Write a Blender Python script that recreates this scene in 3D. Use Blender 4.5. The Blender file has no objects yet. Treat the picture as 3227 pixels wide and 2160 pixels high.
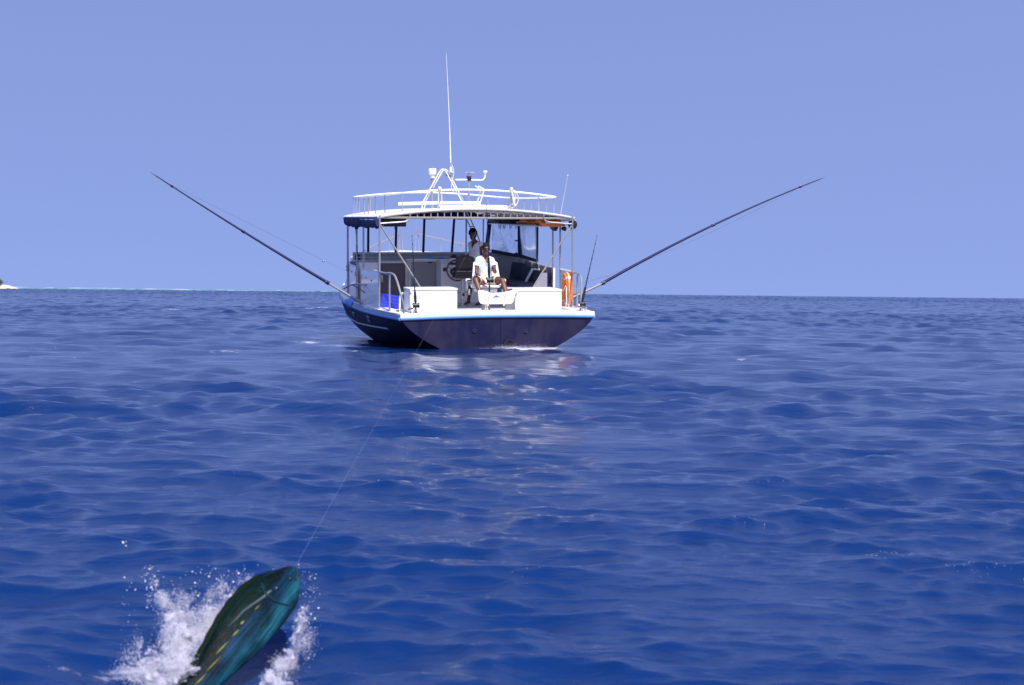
import bpy, bmesh, math, random
import numpy as np
from mathutils import Matrix, Vector, noise as mnoise

random.seed(7)
rng = np.random.default_rng(11)
R = math.radians
SC = bpy.context.scene
COL = SC.collection

# ------------------------------------------------------------------ camera
cam_d = bpy.data.cameras.new('camera')
cam_d.lens = 50.0
cam_d.sensor_width = 36.0
cam_d.clip_start = 0.05
cam_d.clip_end = 60000
cam_d.dof.use_dof = True
cam_d.dof.focus_distance = 21.0
cam_d.dof.aperture_fstop = 5.6
cam = bpy.data.objects.new('camera', cam_d)
COL.objects.link(cam)
cam.matrix_world = (Matrix.Translation((0, 0, 1.16)) @ Matrix.Rotation(R(-2.0), 4, 'X')
                    @ Matrix.Rotation(R(-0.58), 4, 'Y') @ Matrix.Rotation(R(90), 4, 'X'))
SC.camera = cam

# ------------------------------------------------------------------ sky, sun, exposure
SUN_EL, SUN_AZ = R(57), R(27)          # azimuth measured from straight behind the camera to the right
sun_dir = Vector((math.cos(SUN_EL) * math.sin(SUN_AZ), -math.cos(SUN_EL) * math.cos(SUN_AZ), math.sin(SUN_EL)))
W = bpy.data.worlds.new('World')
SC.world = W
W.use_nodes = True
nt = W.node_tree
nt.nodes.clear()
sky = nt.nodes.new('ShaderNodeTexSky')
sky.sky_type = 'NISHITA'
sky.sun_disc = False
sky.sun_elevation = SUN_EL
sky.sun_rotation = math.atan2(sun_dir.x, sun_dir.y)
sky.altitude = 0
sky.air_density = 1.0
sky.dust_density = 0.6
sky.ozone_density = 2.5
tint = nt.nodes.new('ShaderNodeMix')
tint.data_type = 'RGBA'
tint.blend_type = 'MULTIPLY'
tint.inputs[0].default_value = 1.0
tint.inputs[7].default_value = (1.20, 0.99, 1.14, 1)
bg = nt.nodes.new('ShaderNodeBackground')
bg.inputs[1].default_value = 0.15
wo = nt.nodes.new('ShaderNodeOutputWorld')
tcw = nt.nodes.new('ShaderNodeTexCoord')
mpw = nt.nodes.new('ShaderNodeMapping')
mpw.inputs['Location'].default_value = (0, 0, .50)
mpw.inputs['Scale'].default_value = (1, 1, .72)
nt.links.new(tcw.outputs['Generated'], mpw.inputs[0])
nrm = nt.nodes.new('ShaderNodeVectorMath')
nrm.operation = 'NORMALIZE'
nt.links.new(mpw.outputs[0], nrm.inputs[0])
nt.links.new(nrm.outputs[0], sky.inputs['Vector'])
nt.links.new(sky.outputs[0], tint.inputs[6])
nt.links.new(tint.outputs[2], bg.inputs[0])
nt.links.new(bg.outputs[0], wo.inputs[0])
sd = bpy.data.lights.new('sun', 'SUN')
sd.energy = 4.4
sd.angle = R(0.5)
sd.color = (1.0, 0.95, 0.88)
sun = bpy.data.objects.new('sun', sd)
COL.objects.link(sun)
sun.matrix_world = sun_dir.to_track_quat('Z', 'Y').to_matrix().to_4x4()
SC.view_settings.view_transform = 'Standard'
SC.view_settings.look = 'None'
SC.view_settings.exposure = 0.5
SC.view_settings.gamma = 1.0
SC.view_settings.use_curve_mapping = False
SC.cycles.use_denoising = True
SC.cycles.max_bounces = 8
SC.cycles.transparent_max_bounces = 16
SC.cycles.caustics_reflective = False
SC.cycles.caustics_refractive = False

# ------------------------------------------------------------------ materials
def mat(name, col, rough=0.5, metal=0.0, spec=0.5, var=0.0, vscale=6.0, bump=0.0, bscale=30.0,
        coat=0.0, alpha=1.0, trans=0.0, stain=None, stain_amt=0.0, stain_scale=(3, 3, 3), stain_lo=0.55):
    m = bpy.data.materials.new(name)
    m.use_nodes = True
    N, L = m.node_tree.nodes, m.node_tree.links
    b = N['Principled BSDF']
    b.inputs['Base Color'].default_value = (*col, 1)
    b.inputs['Roughness'].default_value = rough
    b.inputs['Metallic'].default_value = metal
    b.inputs['Specular IOR Level'].default_value = spec
    b.inputs['Coat Weight'].default_value = coat
    b.inputs['Alpha'].default_value = alpha
    b.inputs['Transmission Weight'].default_value = trans
    tc = N.new('ShaderNodeTexCoord')
    src = None
    if var > 0:
        n = N.new('ShaderNodeTexNoise')
        n.inputs['Scale'].default_value = vscale
        n.inputs['Detail'].default_value = 5
        L.new(tc.outputs['Object'], n.inputs['Vector'])
        mx = N.new('ShaderNodeMix')
        mx.data_type = 'RGBA'
        mx.inputs[6].default_value = (*[c * (1 - var) for c in col], 1)
        mx.inputs[7].default_value = (*[min(1, c * (1 + var)) for c in col], 1)
        L.new(n.outputs[0], mx.inputs[0])
        src = mx.outputs[2]
    if stain is not None:
        mp = N.new('ShaderNodeMapping')
        mp.inputs['Scale'].default_value = stain_scale
        L.new(tc.outputs['Object'], mp.inputs[0])
        n2 = N.new('ShaderNodeTexNoise')
        n2.inputs['Scale'].default_value = 1.0
        n2.inputs['Detail'].default_value = 8
        n2.inputs['Roughness'].default_value = 0.65
        L.new(mp.outputs[0], n2.inputs['Vector'])
        rp = N.new('ShaderNodeMapRange')
        rp.inputs[1].default_value = stain_lo
        rp.inputs[2].default_value = stain_lo + 0.2
        rp.inputs[4].default_value = stain_amt
        L.new(n2.outputs[0], rp.inputs[0])
        mx2 = N.new('ShaderNodeMix')
        mx2.data_type = 'RGBA'
        if src:
            L.new(src, mx2.inputs[6])
        else:
            mx2.inputs[6].default_value = (*col, 1)
        mx2.inputs[7].default_value = (*stain, 1)
        L.new(rp.outputs[0], mx2.inputs[0])
        src = mx2.outputs[2]
    if src:
        L.new(src, b.inputs['Base Color'])
    if bump > 0:
        n3 = N.new('ShaderNodeTexNoise')
        n3.inputs['Scale'].default_value = bscale
        n3.inputs['Detail'].default_value = 4
        L.new(tc.outputs['Object'], n3.inputs['Vector'])
        bp = N.new('ShaderNodeBump')
        bp.inputs['Strength'].default_value = bump
        bp.inputs['Distance'].default_value = 0.01
        L.new(n3.outputs[0], bp.inputs['Height'])
        L.new(bp.outputs[0], b.inputs['Normal'])
    return m

M = {}
M['white'] = mat('white_gelcoat', (.80, .80, .79), .28, var=.03, stain=(.62, .60, .55), stain_amt=.35, stain_scale=(2.5, 2.5, 9))
M['offwhite'] = mat('offwhite_paint', (.70, .70, .70), .45, var=.05, stain=(.5, .44, .42), stain_amt=.5, stain_scale=(4, 4, 8))
M['panel'] = mat('white_side_panel', (.74, .77, .78), .22, coat=.3, var=.03, bump=.12, bscale=3.0, stain=(.5, .53, .48), stain_amt=.5, stain_scale=(5, 2.5, .9), stain_lo=.5)
M['hull'] = mat('navy_hull_paint', (.0045, .009, .036), .45, spec=.03, var=.25, vscale=3, bump=.10, bscale=6, stain=(.16, .15, .15), stain_amt=.22, stain_scale=(9, 2.2, 9), stain_lo=.66)
M['transom'] = mat('navy_transom_paint', (.0095, .0102, .046), .5, spec=.22, var=.12, vscale=2.5, bump=.08, bscale=5, stain=(.030, .027, .054), stain_amt=.75, stain_scale=(2, 2, 1.1), stain_lo=.42)
M['rail'] = mat('light_blue_rubber', (.17, .36, .70), .45, var=.10, vscale=9, stain=(.2, .3, .5), stain_amt=.4, stain_scale=(12, 12, 20))
M['greyblue'] = mat('grey_blue_strip', (.22, .30, .42), .5, var=.1)
M['steel'] = mat('stainless_steel', (.40, .40, .40), .36, metal=.55, var=.06, vscale=20)
M['alu'] = mat('brushed_aluminium', (.52, .52, .52), .45, metal=.4, var=.05)
M['whitetube'] = mat('white_painted_tube', (.78, .78, .76), .35, var=.05)
M['deck'] = mat('grey_deck_paint', (.50, .50, .50), .6, var=.08, vscale=8, bump=.2, bscale=120)
M['grey'] = mat('grey_laminate', (.40, .41, .41), .5, var=.06, bump=.05, bscale=60)
M['greydoor'] = mat('grey_mesh_door', (.27, .275, .26), .6, var=.05, vscale=40, bump=.1, bscale=300)
M['darkdoor'] = mat('dark_tinted_acrylic', (.085, .066, .085), .2, var=.2, vscale=4)
M['black'] = mat('black_plastic', (.012, .012, .014), .4, var=.1)
M['vinyl'] = mat('black_seat_vinyl', (.014, .013, .016), .55, var=.2, bump=.1, bscale=40)
M['navy'] = mat('navy_canvas', (.018, .026, .085), .85, var=.3, vscale=14, bump=.6, bscale=22)
M['cushion'] = mat('navy_cushion', (.030, .042, .080), .75, var=.15, vscale=10, bump=.3, bscale=90)
M['orange'] = mat('orange_lifebuoy', (.82, .23, .025), .5, var=.10, vscale=5, stain=(.55, .13, .015), stain_amt=.6, stain_scale=(6, 6, 6))
M['redorange'] = mat('orange_fabric', (.95, .20, .03), .8, var=.25, vscale=18, bump=.6, bscale=30)
M['tape'] = mat('silver_reflective_tape', (.60, .60, .58), .35, var=.05)
M['bluecrate'] = mat('blue_plastic_crate', (.028, .05, .55), .4, var=.08)
M['bluecloth'] = mat('blue_cloth', (.16, .36, .80), .85, var=.15, bump=.5, bscale=20)
M['wood'] = mat('varnished_wood', (.17, .062, .025), .28, coat=.4, var=.25, vscale=25)
M['fitting'] = mat('dull_metal', (.085, .085, .11), .35, metal=.5)
M['tube'] = mat('beige_grey_tube', (.31, .29, .26), .45, metal=.2, var=.06)
M['cream'] = mat('cream_metal', (.62, .57, .45), .4, var=.08)
M['gold'] = mat('gold_anodised', (.75, .55, .18), .28, metal=1.0)
M['blackrod'] = mat('black_graphite', (.012, .013, .03), .28, coat=.3, var=.1)
M['bluerod'] = mat('dark_blue_graphite', (.014, .018, .07), .3, coat=.3, var=.1)
M['foamgrip'] = mat('black_foam_grip', (.014, .012, .022), .8)
M['reelred'] = mat('red_anodised', (.35, .02, .06), .3, metal=.8)
M['line'] = mat('clear_nylon_line', (.27, .32, .48), .4)
M['skin'] = mat('brown_skin', (.145, .058, .032), .5, var=.10, vscale=12)
M['skin2'] = mat('deep_brown_skin', (.085, .038, .024), .5, var=.10, vscale=12)
M['hair'] = mat('black_hair', (.009, .007, .006), .7, spec=.2, var=.3, vscale=60, bump=.8, bscale=80)
M['shirt'] = mat('pale_blue_shirt', (.62, .73, .86), .85, var=.04, bump=.35, bscale=9)
M['shirt2'] = mat('white_shirt', (.66, .70, .72), .85, var=.04, bump=.35, bscale=9)
M['trim'] = mat('white_piping', (.80, .80, .82), .8)
M['shorts'] = mat('beige_cotton', (.60, .52, .42), .85, var=.06, bump=.35, bscale=14)
M['logo'] = mat('blue_print', (.10, .17, .60), .5)
M['logogrey'] = mat('grey_print', (.30, .33, .45), .5)
M['print'] = mat('dark_print', (.05, .05, .09), .6)
M['glass'] = mat('dark_lens', (.006, .006, .008), .08)
M['eye'] = mat('eye_dark', (.02, .012, .01), .15)
M['sand'] = mat('coral_sand', (.50, .45, .36), .9, var=.12, vscale=.3)
M['leaf'] = mat('tree_leaf', (.07, .10, .035), .7, var=.4, vscale=.8)
M['bark'] = mat('tree_bark', (.16, .12, .09), .9, var=.2)

def vinyl_clear():
    m = bpy.data.materials.new('clear_vinyl')
    m.use_nodes = True
    N, L = m.node_tree.nodes, m.node_tree.links
    N.remove(N['Principled BSDF'])
    tr = N.new('ShaderNodeBsdfTransparent')
    tr.inputs[0].default_value = (.90, .93, .97, 1)
    df = N.new('ShaderNodeBsdfTranslucent')
    df.inputs[0].default_value = (.6, .66, .72, 1)
    gl = N.new('ShaderNodeBsdfGlossy')
    gl.inputs['Roughness'].default_value = .1
    tc = N.new('ShaderNodeTexCoord')
    ns = N.new('ShaderNodeTexNoise')
    ns.inputs['Scale'].default_value = 3.5
    ns.inputs['Detail'].default_value = 8
    ns.inputs['Distortion'].default_value = 1.2
    L.new(tc.outputs['Object'], ns.inputs['Vector'])
    bp = N.new('ShaderNodeBump')
    bp.inputs['Strength'].default_value = .25
    bp.inputs['Distance'].default_value = .015
    L.new(ns.outputs[0], bp.inputs['Height'])
    L.new(bp.outputs[0], gl.inputs['Normal'])
    mr = N.new('ShaderNodeMapRange')
    mr.inputs[1].default_value = .45
    mr.inputs[2].default_value = .75
    mr.inputs[3].default_value = .02
    mr.inputs[4].default_value = .22
    L.new(ns.outputs[0], mr.inputs[0])
    m1 = N.new('ShaderNodeMixShader')
    L.new(mr.outputs[0], m1.inputs[0])
    L.new(tr.outputs[0], m1.inputs[1])
    L.new(df.outputs[0], m1.inputs[2])
    fr = N.new('ShaderNodeFresnel')
    fr.inputs[0].default_value = 1.4
    L.new(bp.outputs[0], fr.inputs['Normal'])
    m2 = N.new('ShaderNodeMixShader')
    fs = N.new('ShaderNodeMath')
    fs.operation = 'MULTIPLY'
    fs.inputs[1].default_value = .45
    L.new(fr.outputs[0], fs.inputs[0])
    L.new(fs.outputs[0], m2.inputs[0])
    L.new(m1.outputs[0], m2.inputs[1])
    L.new(gl.outputs[0], m2.inputs[2])
    L.new(m2.outputs[0], N['Material Output'].inputs[0])
    return m
M['clear'] = vinyl_clear()

# ------------------------------------------------------------------ mesh builder
class MB:
    def __init__(s):
        s.v, s.f = [], []
    def add(s, vs, fs):
        o = len(s.v)
        s.v += [tuple(p) for p in vs]
        s.f += [tuple(i + o for i in f) for f in fs]
        return s
    def box(s, c, d, rot=None, bev=0.0):
        hx, hy, hz = d[0] / 2, d[1] / 2, d[2] / 2
        bm = bmesh.new()
        bmesh.ops.create_cube(bm, size=1)
        for v in bm.verts:
            v.co = Vector((v.co.x * d[0], v.co.y * d[1], v.co.z * d[2]))
        if bev > 0:
            bmesh.ops.bevel(bm, geom=bm.edges[:] + bm.verts[:], offset=bev, segments=2, affect='EDGES', profile=.5)
        if rot is not None:
            bm.transform(rot.to_4x4() if hasattr(rot, 'to_4x4') else rot)
        bm.verts.index_update()
        s.add([v.co + Vector(c) for v in bm.verts], [[v.index for v in f.verts] for f in bm.faces])
        bm.free()
        return s
    def tube(s, pts, r, n=8, closed=False, cap=True, flat=None):
        P = [Vector(p) for p in pts]
        k = len(P)
        rr = r if isinstance(r, (list, tuple)) else [r] * k
        T = []
        for i in range(k):
            if closed:
                t = P[(i + 1) % k] - P[i - 1]
            else:
                t = P[min(i + 1, k - 1)] - P[max(i - 1, 0)]
            T.append(t.normalized())
        ref = Vector((0, 0, 1)) if abs(T[0].z) < .9 else Vector((1, 0, 0))
        a = T[0].cross(ref).normalized()
        vs = []
        for i in range(k):
            a = (a - T[i] * a.dot(T[i])).normalized()
            b = T[i].cross(a)
            for j in range(n):
                q = 2 * math.pi * j / n
                vs.append(P[i] + (a * math.cos(q) + b * math.sin(q)) * rr[i])
        fs = []
        m = k if closed else k - 1
        for i in range(m):
            for j in range(n):
                i2 = (i + 1) % k
                fs.append((i * n + j, i * n + (j + 1) % n, i2 * n + (j + 1) % n, i2 * n + j))
        if cap and not closed:
            fs.append(tuple(range(n - 1, -1, -1)))
            fs.append(tuple((k - 1) * n + j for j in range(n)))
        return s.add(vs, fs)
    def loft(s, rings, closed_ring=True, caps=True):
        n = len(rings[0])
        vs = [p for r in rings for p in r]
        fs = []
        for i in range(len(rings) - 1):
            for j in range(n if closed_ring else n - 1):
                fs.append((i * n + j, i * n + (j + 1) % n, (i + 1) * n + (j + 1) % n, (i + 1) * n + j))
        if caps and closed_ring:
            fs.append(tuple(range(n - 1, -1, -1)))
            fs.append(tuple((len(rings) - 1) * n + j for j in range(n)))
        return s.add(vs, fs)
    def ball(s, c, r, nu=10, nv=7, rot=None):
        r = (r, r, r) if not isinstance(r, (list, tuple)) else r
        vs = []
        for i in range(1, nv):
            th = math.pi * i / nv
            for j in range(nu):
                ph = 2 * math.pi * j / nu
                vs.append(Vector((r[0] * math.sin(th) * math.cos(ph), r[1] * math.sin(th) * math.sin(ph), r[2] * math.cos(th))))
        vs += [Vector((0, 0, r[2])), Vector((0, 0, -r[2]))]
        if rot is not None:
            vs = [rot @ v for v in vs]
        fs = []
        for i in range(nv - 2):
            for j in range(nu):
                fs.append((i * nu + j, (i + 1) * nu + j, (i + 1) * nu + (j + 1) % nu, i * nu + (j + 1) % nu))
        t, b = len(vs) - 2, len(vs) - 1
        for j in range(nu):
            fs.append((t, j, (j + 1) % nu))
            fs.append((b, (nv - 2) * nu + (j + 1) % nu, (nv - 2) * nu + j))
        return s.add([v + Vector(c) for v in vs], fs)
    def prism(s, poly, ext):
        e = Vector(ext)
        P = [Vector(p) for p in poly]
        n = len(P)
        vs = P + [p + e for p in P]
        fs = [tuple(range(n - 1, -1, -1)), tuple(range(n, 2 * n))]
        fs += [(i, (i + 1) % n, n + (i + 1) % n, n + i) for i in range(n)]
        s.add(vs, fs)
        return s
    def mesh(s, name, material, off=(0, 0, 0), smooth=True):
        me = bpy.data.meshes.new(name)
        o = Vector(off)
        me.from_pydata([tuple(Vector(v) - o) for v in s.v], [], s.f)
        bm = bmesh.new()
        bm.from_mesh(me)
        bmesh.ops.recalc_face_normals(bm, faces=bm.faces)
        bm.to_mesh(me)
        bm.free()
        if smooth:
            me.shade_smooth()
            me.set_sharp_from_angle(angle=R(35))
        if material:
            me.materials.append(material)
        return me

# boat frame: x starboard, y towards the bow, z up, origin at the foot of the transom
BOAT = (Matrix.Translation((-.27, 29.15, .02)) @ Matrix.Rotation(R(15), 4, 'Z')
        @ Matrix.Rotation(R(3), 4, 'X') @ Matrix.Rotation(R(-1.1), 4, 'Y'))

def thing(name, label, cat, base=(0, 0, 0), group=None, frame=BOAT):
    o = bpy.data.objects.new(name, None)
    o.empty_display_size = .2
    COL.objects.link(o)
    o.matrix_world = frame @ Matrix.Translation(base)
    o['label'] = label
    o['category'] = cat
    if group:
        o['group'] = group
    o['_base'] = list(base)
    return o

def part(root, name, mb, material, parent=None, label=None, smooth=True, stuff=False):
    base = root['_base']
    me = mb.mesh(name, material, base, smooth) if isinstance(mb, MB) else mb
    o = bpy.data.objects.new(name, me)
    COL.objects.link(o)
    o.parent = parent or root
    if label:
        o['label'] = label
    if stuff:
        o['kind'] = 'stuff'
    return o

def copy_part(o, delta, parent=None):
    c = o.copy()
    COL.objects.link(c)
    c.parent = parent or o.parent
    c.location = Vector(o.location) + Vector(delta)
    return c

def interp(x, xs, ys):
    return float(np.interp(x, xs, ys))

def smooth_curve(pts, n=8, closed=False):
    """Catmull-Rom through pts."""
    P = [Vector(p) for p in pts]
    out = []
    k = len(P)
    for i in range(k if closed else k - 1):
        if closed:
            p0, p1, p2, p3 = P[i - 1], P[i], P[(i + 1) % k], P[(i + 2) % k]
        else:
            p0, p1, p2, p3 = P[max(i - 1, 0)], P[i], P[i + 1], P[min(i + 2, k - 1)]
        for t in np.linspace(0, 1, n, endpoint=False):
            t = float(t)
            out.append(.5 * ((2 * p1) + (p2 - p0) * t + (2 * p0 - 5 * p1 + 4 * p2 - p3) * t * t + (3 * p1 - p0 - 3 * p2 + p3) * t ** 3))
    if not closed:
        out.append(P[-1])
    return out

# ------------------------------------------------------------------ water
NW = 250
lam = np.exp(rng.uniform(math.log(.09), math.log(5.0), NW)).astype(np.float32)
wdir = rng.normal(R(-98), R(34), NW).astype(np.float32)
kk = 2 * np.pi / lam
kx, ky = (kk * np.cos(wdir)).astype(np.float32), (kk * np.sin(wdir)).astype(np.float32)
wph = rng.uniform(0, 2 * np.pi, NW).astype(np.float32)
slope = np.exp(-.5 * ((np.log(lam) - math.log(.22)) / 1.15) ** 2)
slope *= math.sqrt(2 * .036 / float(np.sum(slope ** 2)))
amp = (slope / kk * rng.uniform(.5, 1.4, NW)).astype(np.float32)

slope2 = ((amp * kk) ** 2).astype(np.float32)

def waves(x, y, sp):
    """displacement of the sea surface at points x, y; sp = local mesh spacing"""
    x, y = np.asarray(x, np.float32), np.asarray(y, np.float32)
    sp = np.broadcast_to(np.asarray(sp, np.float32), x.shape)
    dx, dy, dz = np.zeros_like(x), np.zeros_like(x), np.zeros_like(x)
    # gusts: patches where the short chop is stronger or weaker
    g = (1 + .38 * np.sin(x * .53 + 1.7 + 1.3 * np.sin(y * .31)) * np.sin(y * .37 + .6 + .8 * np.sin(x * .41))
         + .32 * np.sin(x * 1.31 - y * .97 + 2.1 + np.sin(x * .7)) * np.sin(y * 1.13 + .5 * x + 1.1)
         + .22 * np.sin(x * 2.3 + y * 1.9 + 1.5 * np.sin(y * .8)))
    g = np.clip(g, .15, 2.2)
    m2_ = np.zeros_like(x)
    for i in range(NW):
        at_i = np.clip(lam[i] / (2.2 * sp) - .6, 0, 1)
        m2_ += slope2[i] * at_i ** 2
    gain = np.clip(np.sqrt(slope2.sum() / np.maximum(m2_, 1e-7)), 1, 2.6)
    for i in range(NW):
        a = gain * amp[i] * np.clip(lam[i] / (2.2 * sp) - .6, 0, 1)
        if lam[i] < 2.0:
            a = a * g
        ph = kx[i] * x + ky[i] * y + wph[i]
        c, s_ = np.cos(ph), np.sin(ph)
        dz += a * c
        q = 1.0
        dx -= q * a * kx[i] / kk[i] * s_
        dy -= q * a * ky[i] / kk[i] * s_
    return dx, dy, dz

# splash and wash places (world)
TR = BOAT @ Vector((.25, -.35, 0))
rows = [.3 + .14 * i for i in range(22)]
r = 3.4
while r < 16000:
    rows.append(r)
    px = r * r / 1650.0
    if r < 100:
        d = min(max(1.15 * px, .015), .37)
    elif r < 330:
        d = .70
    else:
        d = .70 * (r / 330) ** 1.4 if r < 2500 else r * .05
    r += d
rows = np.array(rows, np.float32)
half = list(np.arange(.0009, R(23.5), .0018))
step = .0018
while half[-1] + step < math.pi - .03:           # fine ahead, ever coarser to the sides and behind
    half.append(half[-1] + step)
    step = min(step * 1.024, .05)
half = np.array(half)
ths = np.concatenate([-half[::-1], half]).astype(np.float32)
nr, nth = len(rows), len(ths)
dth = np.abs(np.diff(np.concatenate([ths, [ths[0] + 2 * np.pi]])))
dth = np.maximum(dth, np.roll(dth, 1))
RR, TT = np.meshgrid(rows, ths, indexing='ij')
drow = np.gradient(rows)
SP = np.maximum(np.minimum(drow[:, None], .42), RR * dth[None, :])
SP = np.where((np.abs(TT) < R(30)) & (RR > 150), np.minimum(SP, .40), SP)
GX, GY = (RR * np.sin(TT)).ravel(), (RR * np.cos(TT)).ravel()
DX, DY, DZ = waves(GX, GY, SP.ravel())
far_gain = np.clip(drow / .48, 1, 7)[:, None] * np.ones((1, nth))
far_gain = np.where(rows[:, None] > 330, far_gain, 1).ravel()
boost = 1 + .75 * np.clip((RR.ravel() - 16) / 50, 0, 1)
DZ = DZ * far_gain * boost
fade = np.clip((12000 - RR.ravel()) / 11000, 0, 1)
VX, VY, VZ = GX + DX * fade, GY + DY * fade, DZ * fade

# wash: the boat idling stirs the water behind the transom and along the port quarter
BI = np.array(BOAT.inverted())
def boat_local(x, y):
    return BI[0, 0] * x + BI[0, 1] * y + BI[0, 3], BI[1, 0] * x + BI[1, 1] * y + BI[1, 3]
bx, by = boat_local(VX, VY)
near = (np.abs(bx) < 9) & (by > -9) & (by < 12)
wash = np.zeros_like(VX)
wash[near] = np.exp(-((bx[near] - .45) / .62) ** 2 - ((by[near] + .25) / .42) ** 2)
ripp = np.zeros_like(VX)
idx = np.nonzero(wash > .03)[0]
for i in idx:
    ripp[i] = mnoise.fractal((float(VX[i]) * 5, float(VY[i]) * 5, 3.1), 1.0, 2.2, 4)
VZ = VZ + wash * (.05 + .09 * ripp)
hol = np.exp(-((VX + 1.0) / .30) ** 2 - ((VY - 4.25) / .42) ** 2)
VZ = VZ * (1 - .6 * hol) - .10 * hol
# calmer lee right against the hull
lee = np.zeros_like(VX)
lee[near] = np.exp(-((bx[near]) / 2.6) ** 4 - ((by[near] - 4) / 6.0) ** 4)
VZ = VZ * (1 - .55 * lee)

# foam amount: wash, patches near the port quarter, rare little whitecaps
foam = wash * 1.25
def patch(cx, cy, sx, sy, a, rot=0.0):
    c, s_ = math.cos(rot), math.sin(rot)
    u, v = (VX - cx) * c + (VY - cy) * s_, -(VX - cx) * s_ + (VY - cy) * c
    return a * np.exp(-(u / sx) ** 2 - (v / sy) ** 2)
pq = BOAT @ Vector((-2.7, 2.6, 0))
foam = foam + patch(pq.x - 1.0, pq.y + 1.2, .34, .9, .95) + patch(pq.x - .1, pq.y - 1.0, .8, 1.3, .66) + patch(pq.x - 1.9, pq.y - 4.2, 1.2, 1.6, .70) + patch(-3.2, 27.0, 1.0, 1.6, .62)
foam = foam + patch(4.2, 26.0, 1.6, 1.8, .62) + patch(-7.5, 24.0, 1.4, 1.6, .55) + patch(6.5, 33, 1.6, 3, .6) + patch(-13, 95, 1.2, 9, .8) + patch(-19, 80, 1.2, 9, .7) + patch(31, 95, 1.4, 9, .7)
FISH_W = Vector((-1.02, 4.62, 0))          # where the fish breaks the surface
foam = foam + patch(FISH_W.x - .05, FISH_W.y + .15, .28, .30, .50) + patch(FISH_W.x - .28, FISH_W.y - .25, .30, .30, .50) + patch(FISH_W.x + .30, FISH_W.y - .2, .24, .34, .5)
crest = np.clip((VZ - .17) / .10, 0, 1) * (RR.ravel() < 120) * .55
foam = np.clip(foam + crest, 0, 1.5)

me = bpy.data.meshes.new('sea')
nv = nr * nth
me.vertices.add(nv)
co = np.empty((nv, 3), np.float32)
co[:, 0], co[:, 1], co[:, 2] = VX, VY, VZ
me.vertices.foreach_set('co', co.ravel())
I, J = np.meshgrid(np.arange(nr - 1), np.arange(nth), indexing='ij')
J2 = (J + 1) % nth
quads = np.stack([I * nth + J, I * nth + J2, (I + 1) * nth + J2, (I + 1) * nth + J], -1).reshape(-1, 4)[:, ::-1].astype(np.int32)
nq = len(quads)
me.loops.add(nq * 4)
me.loops.foreach_set('vertex_index', quads.ravel())
me.polygons.add(nq)
me.polygons.foreach_set('loop_start', np.arange(0, nq * 4, 4, dtype=np.int32))
me.update(calc_edges=True)
me.shade_smooth()
fa = me.attributes.new('foam', 'FLOAT', 'POINT')
fa.data.foreach_set('value', foam.astype(np.float32))

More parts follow.
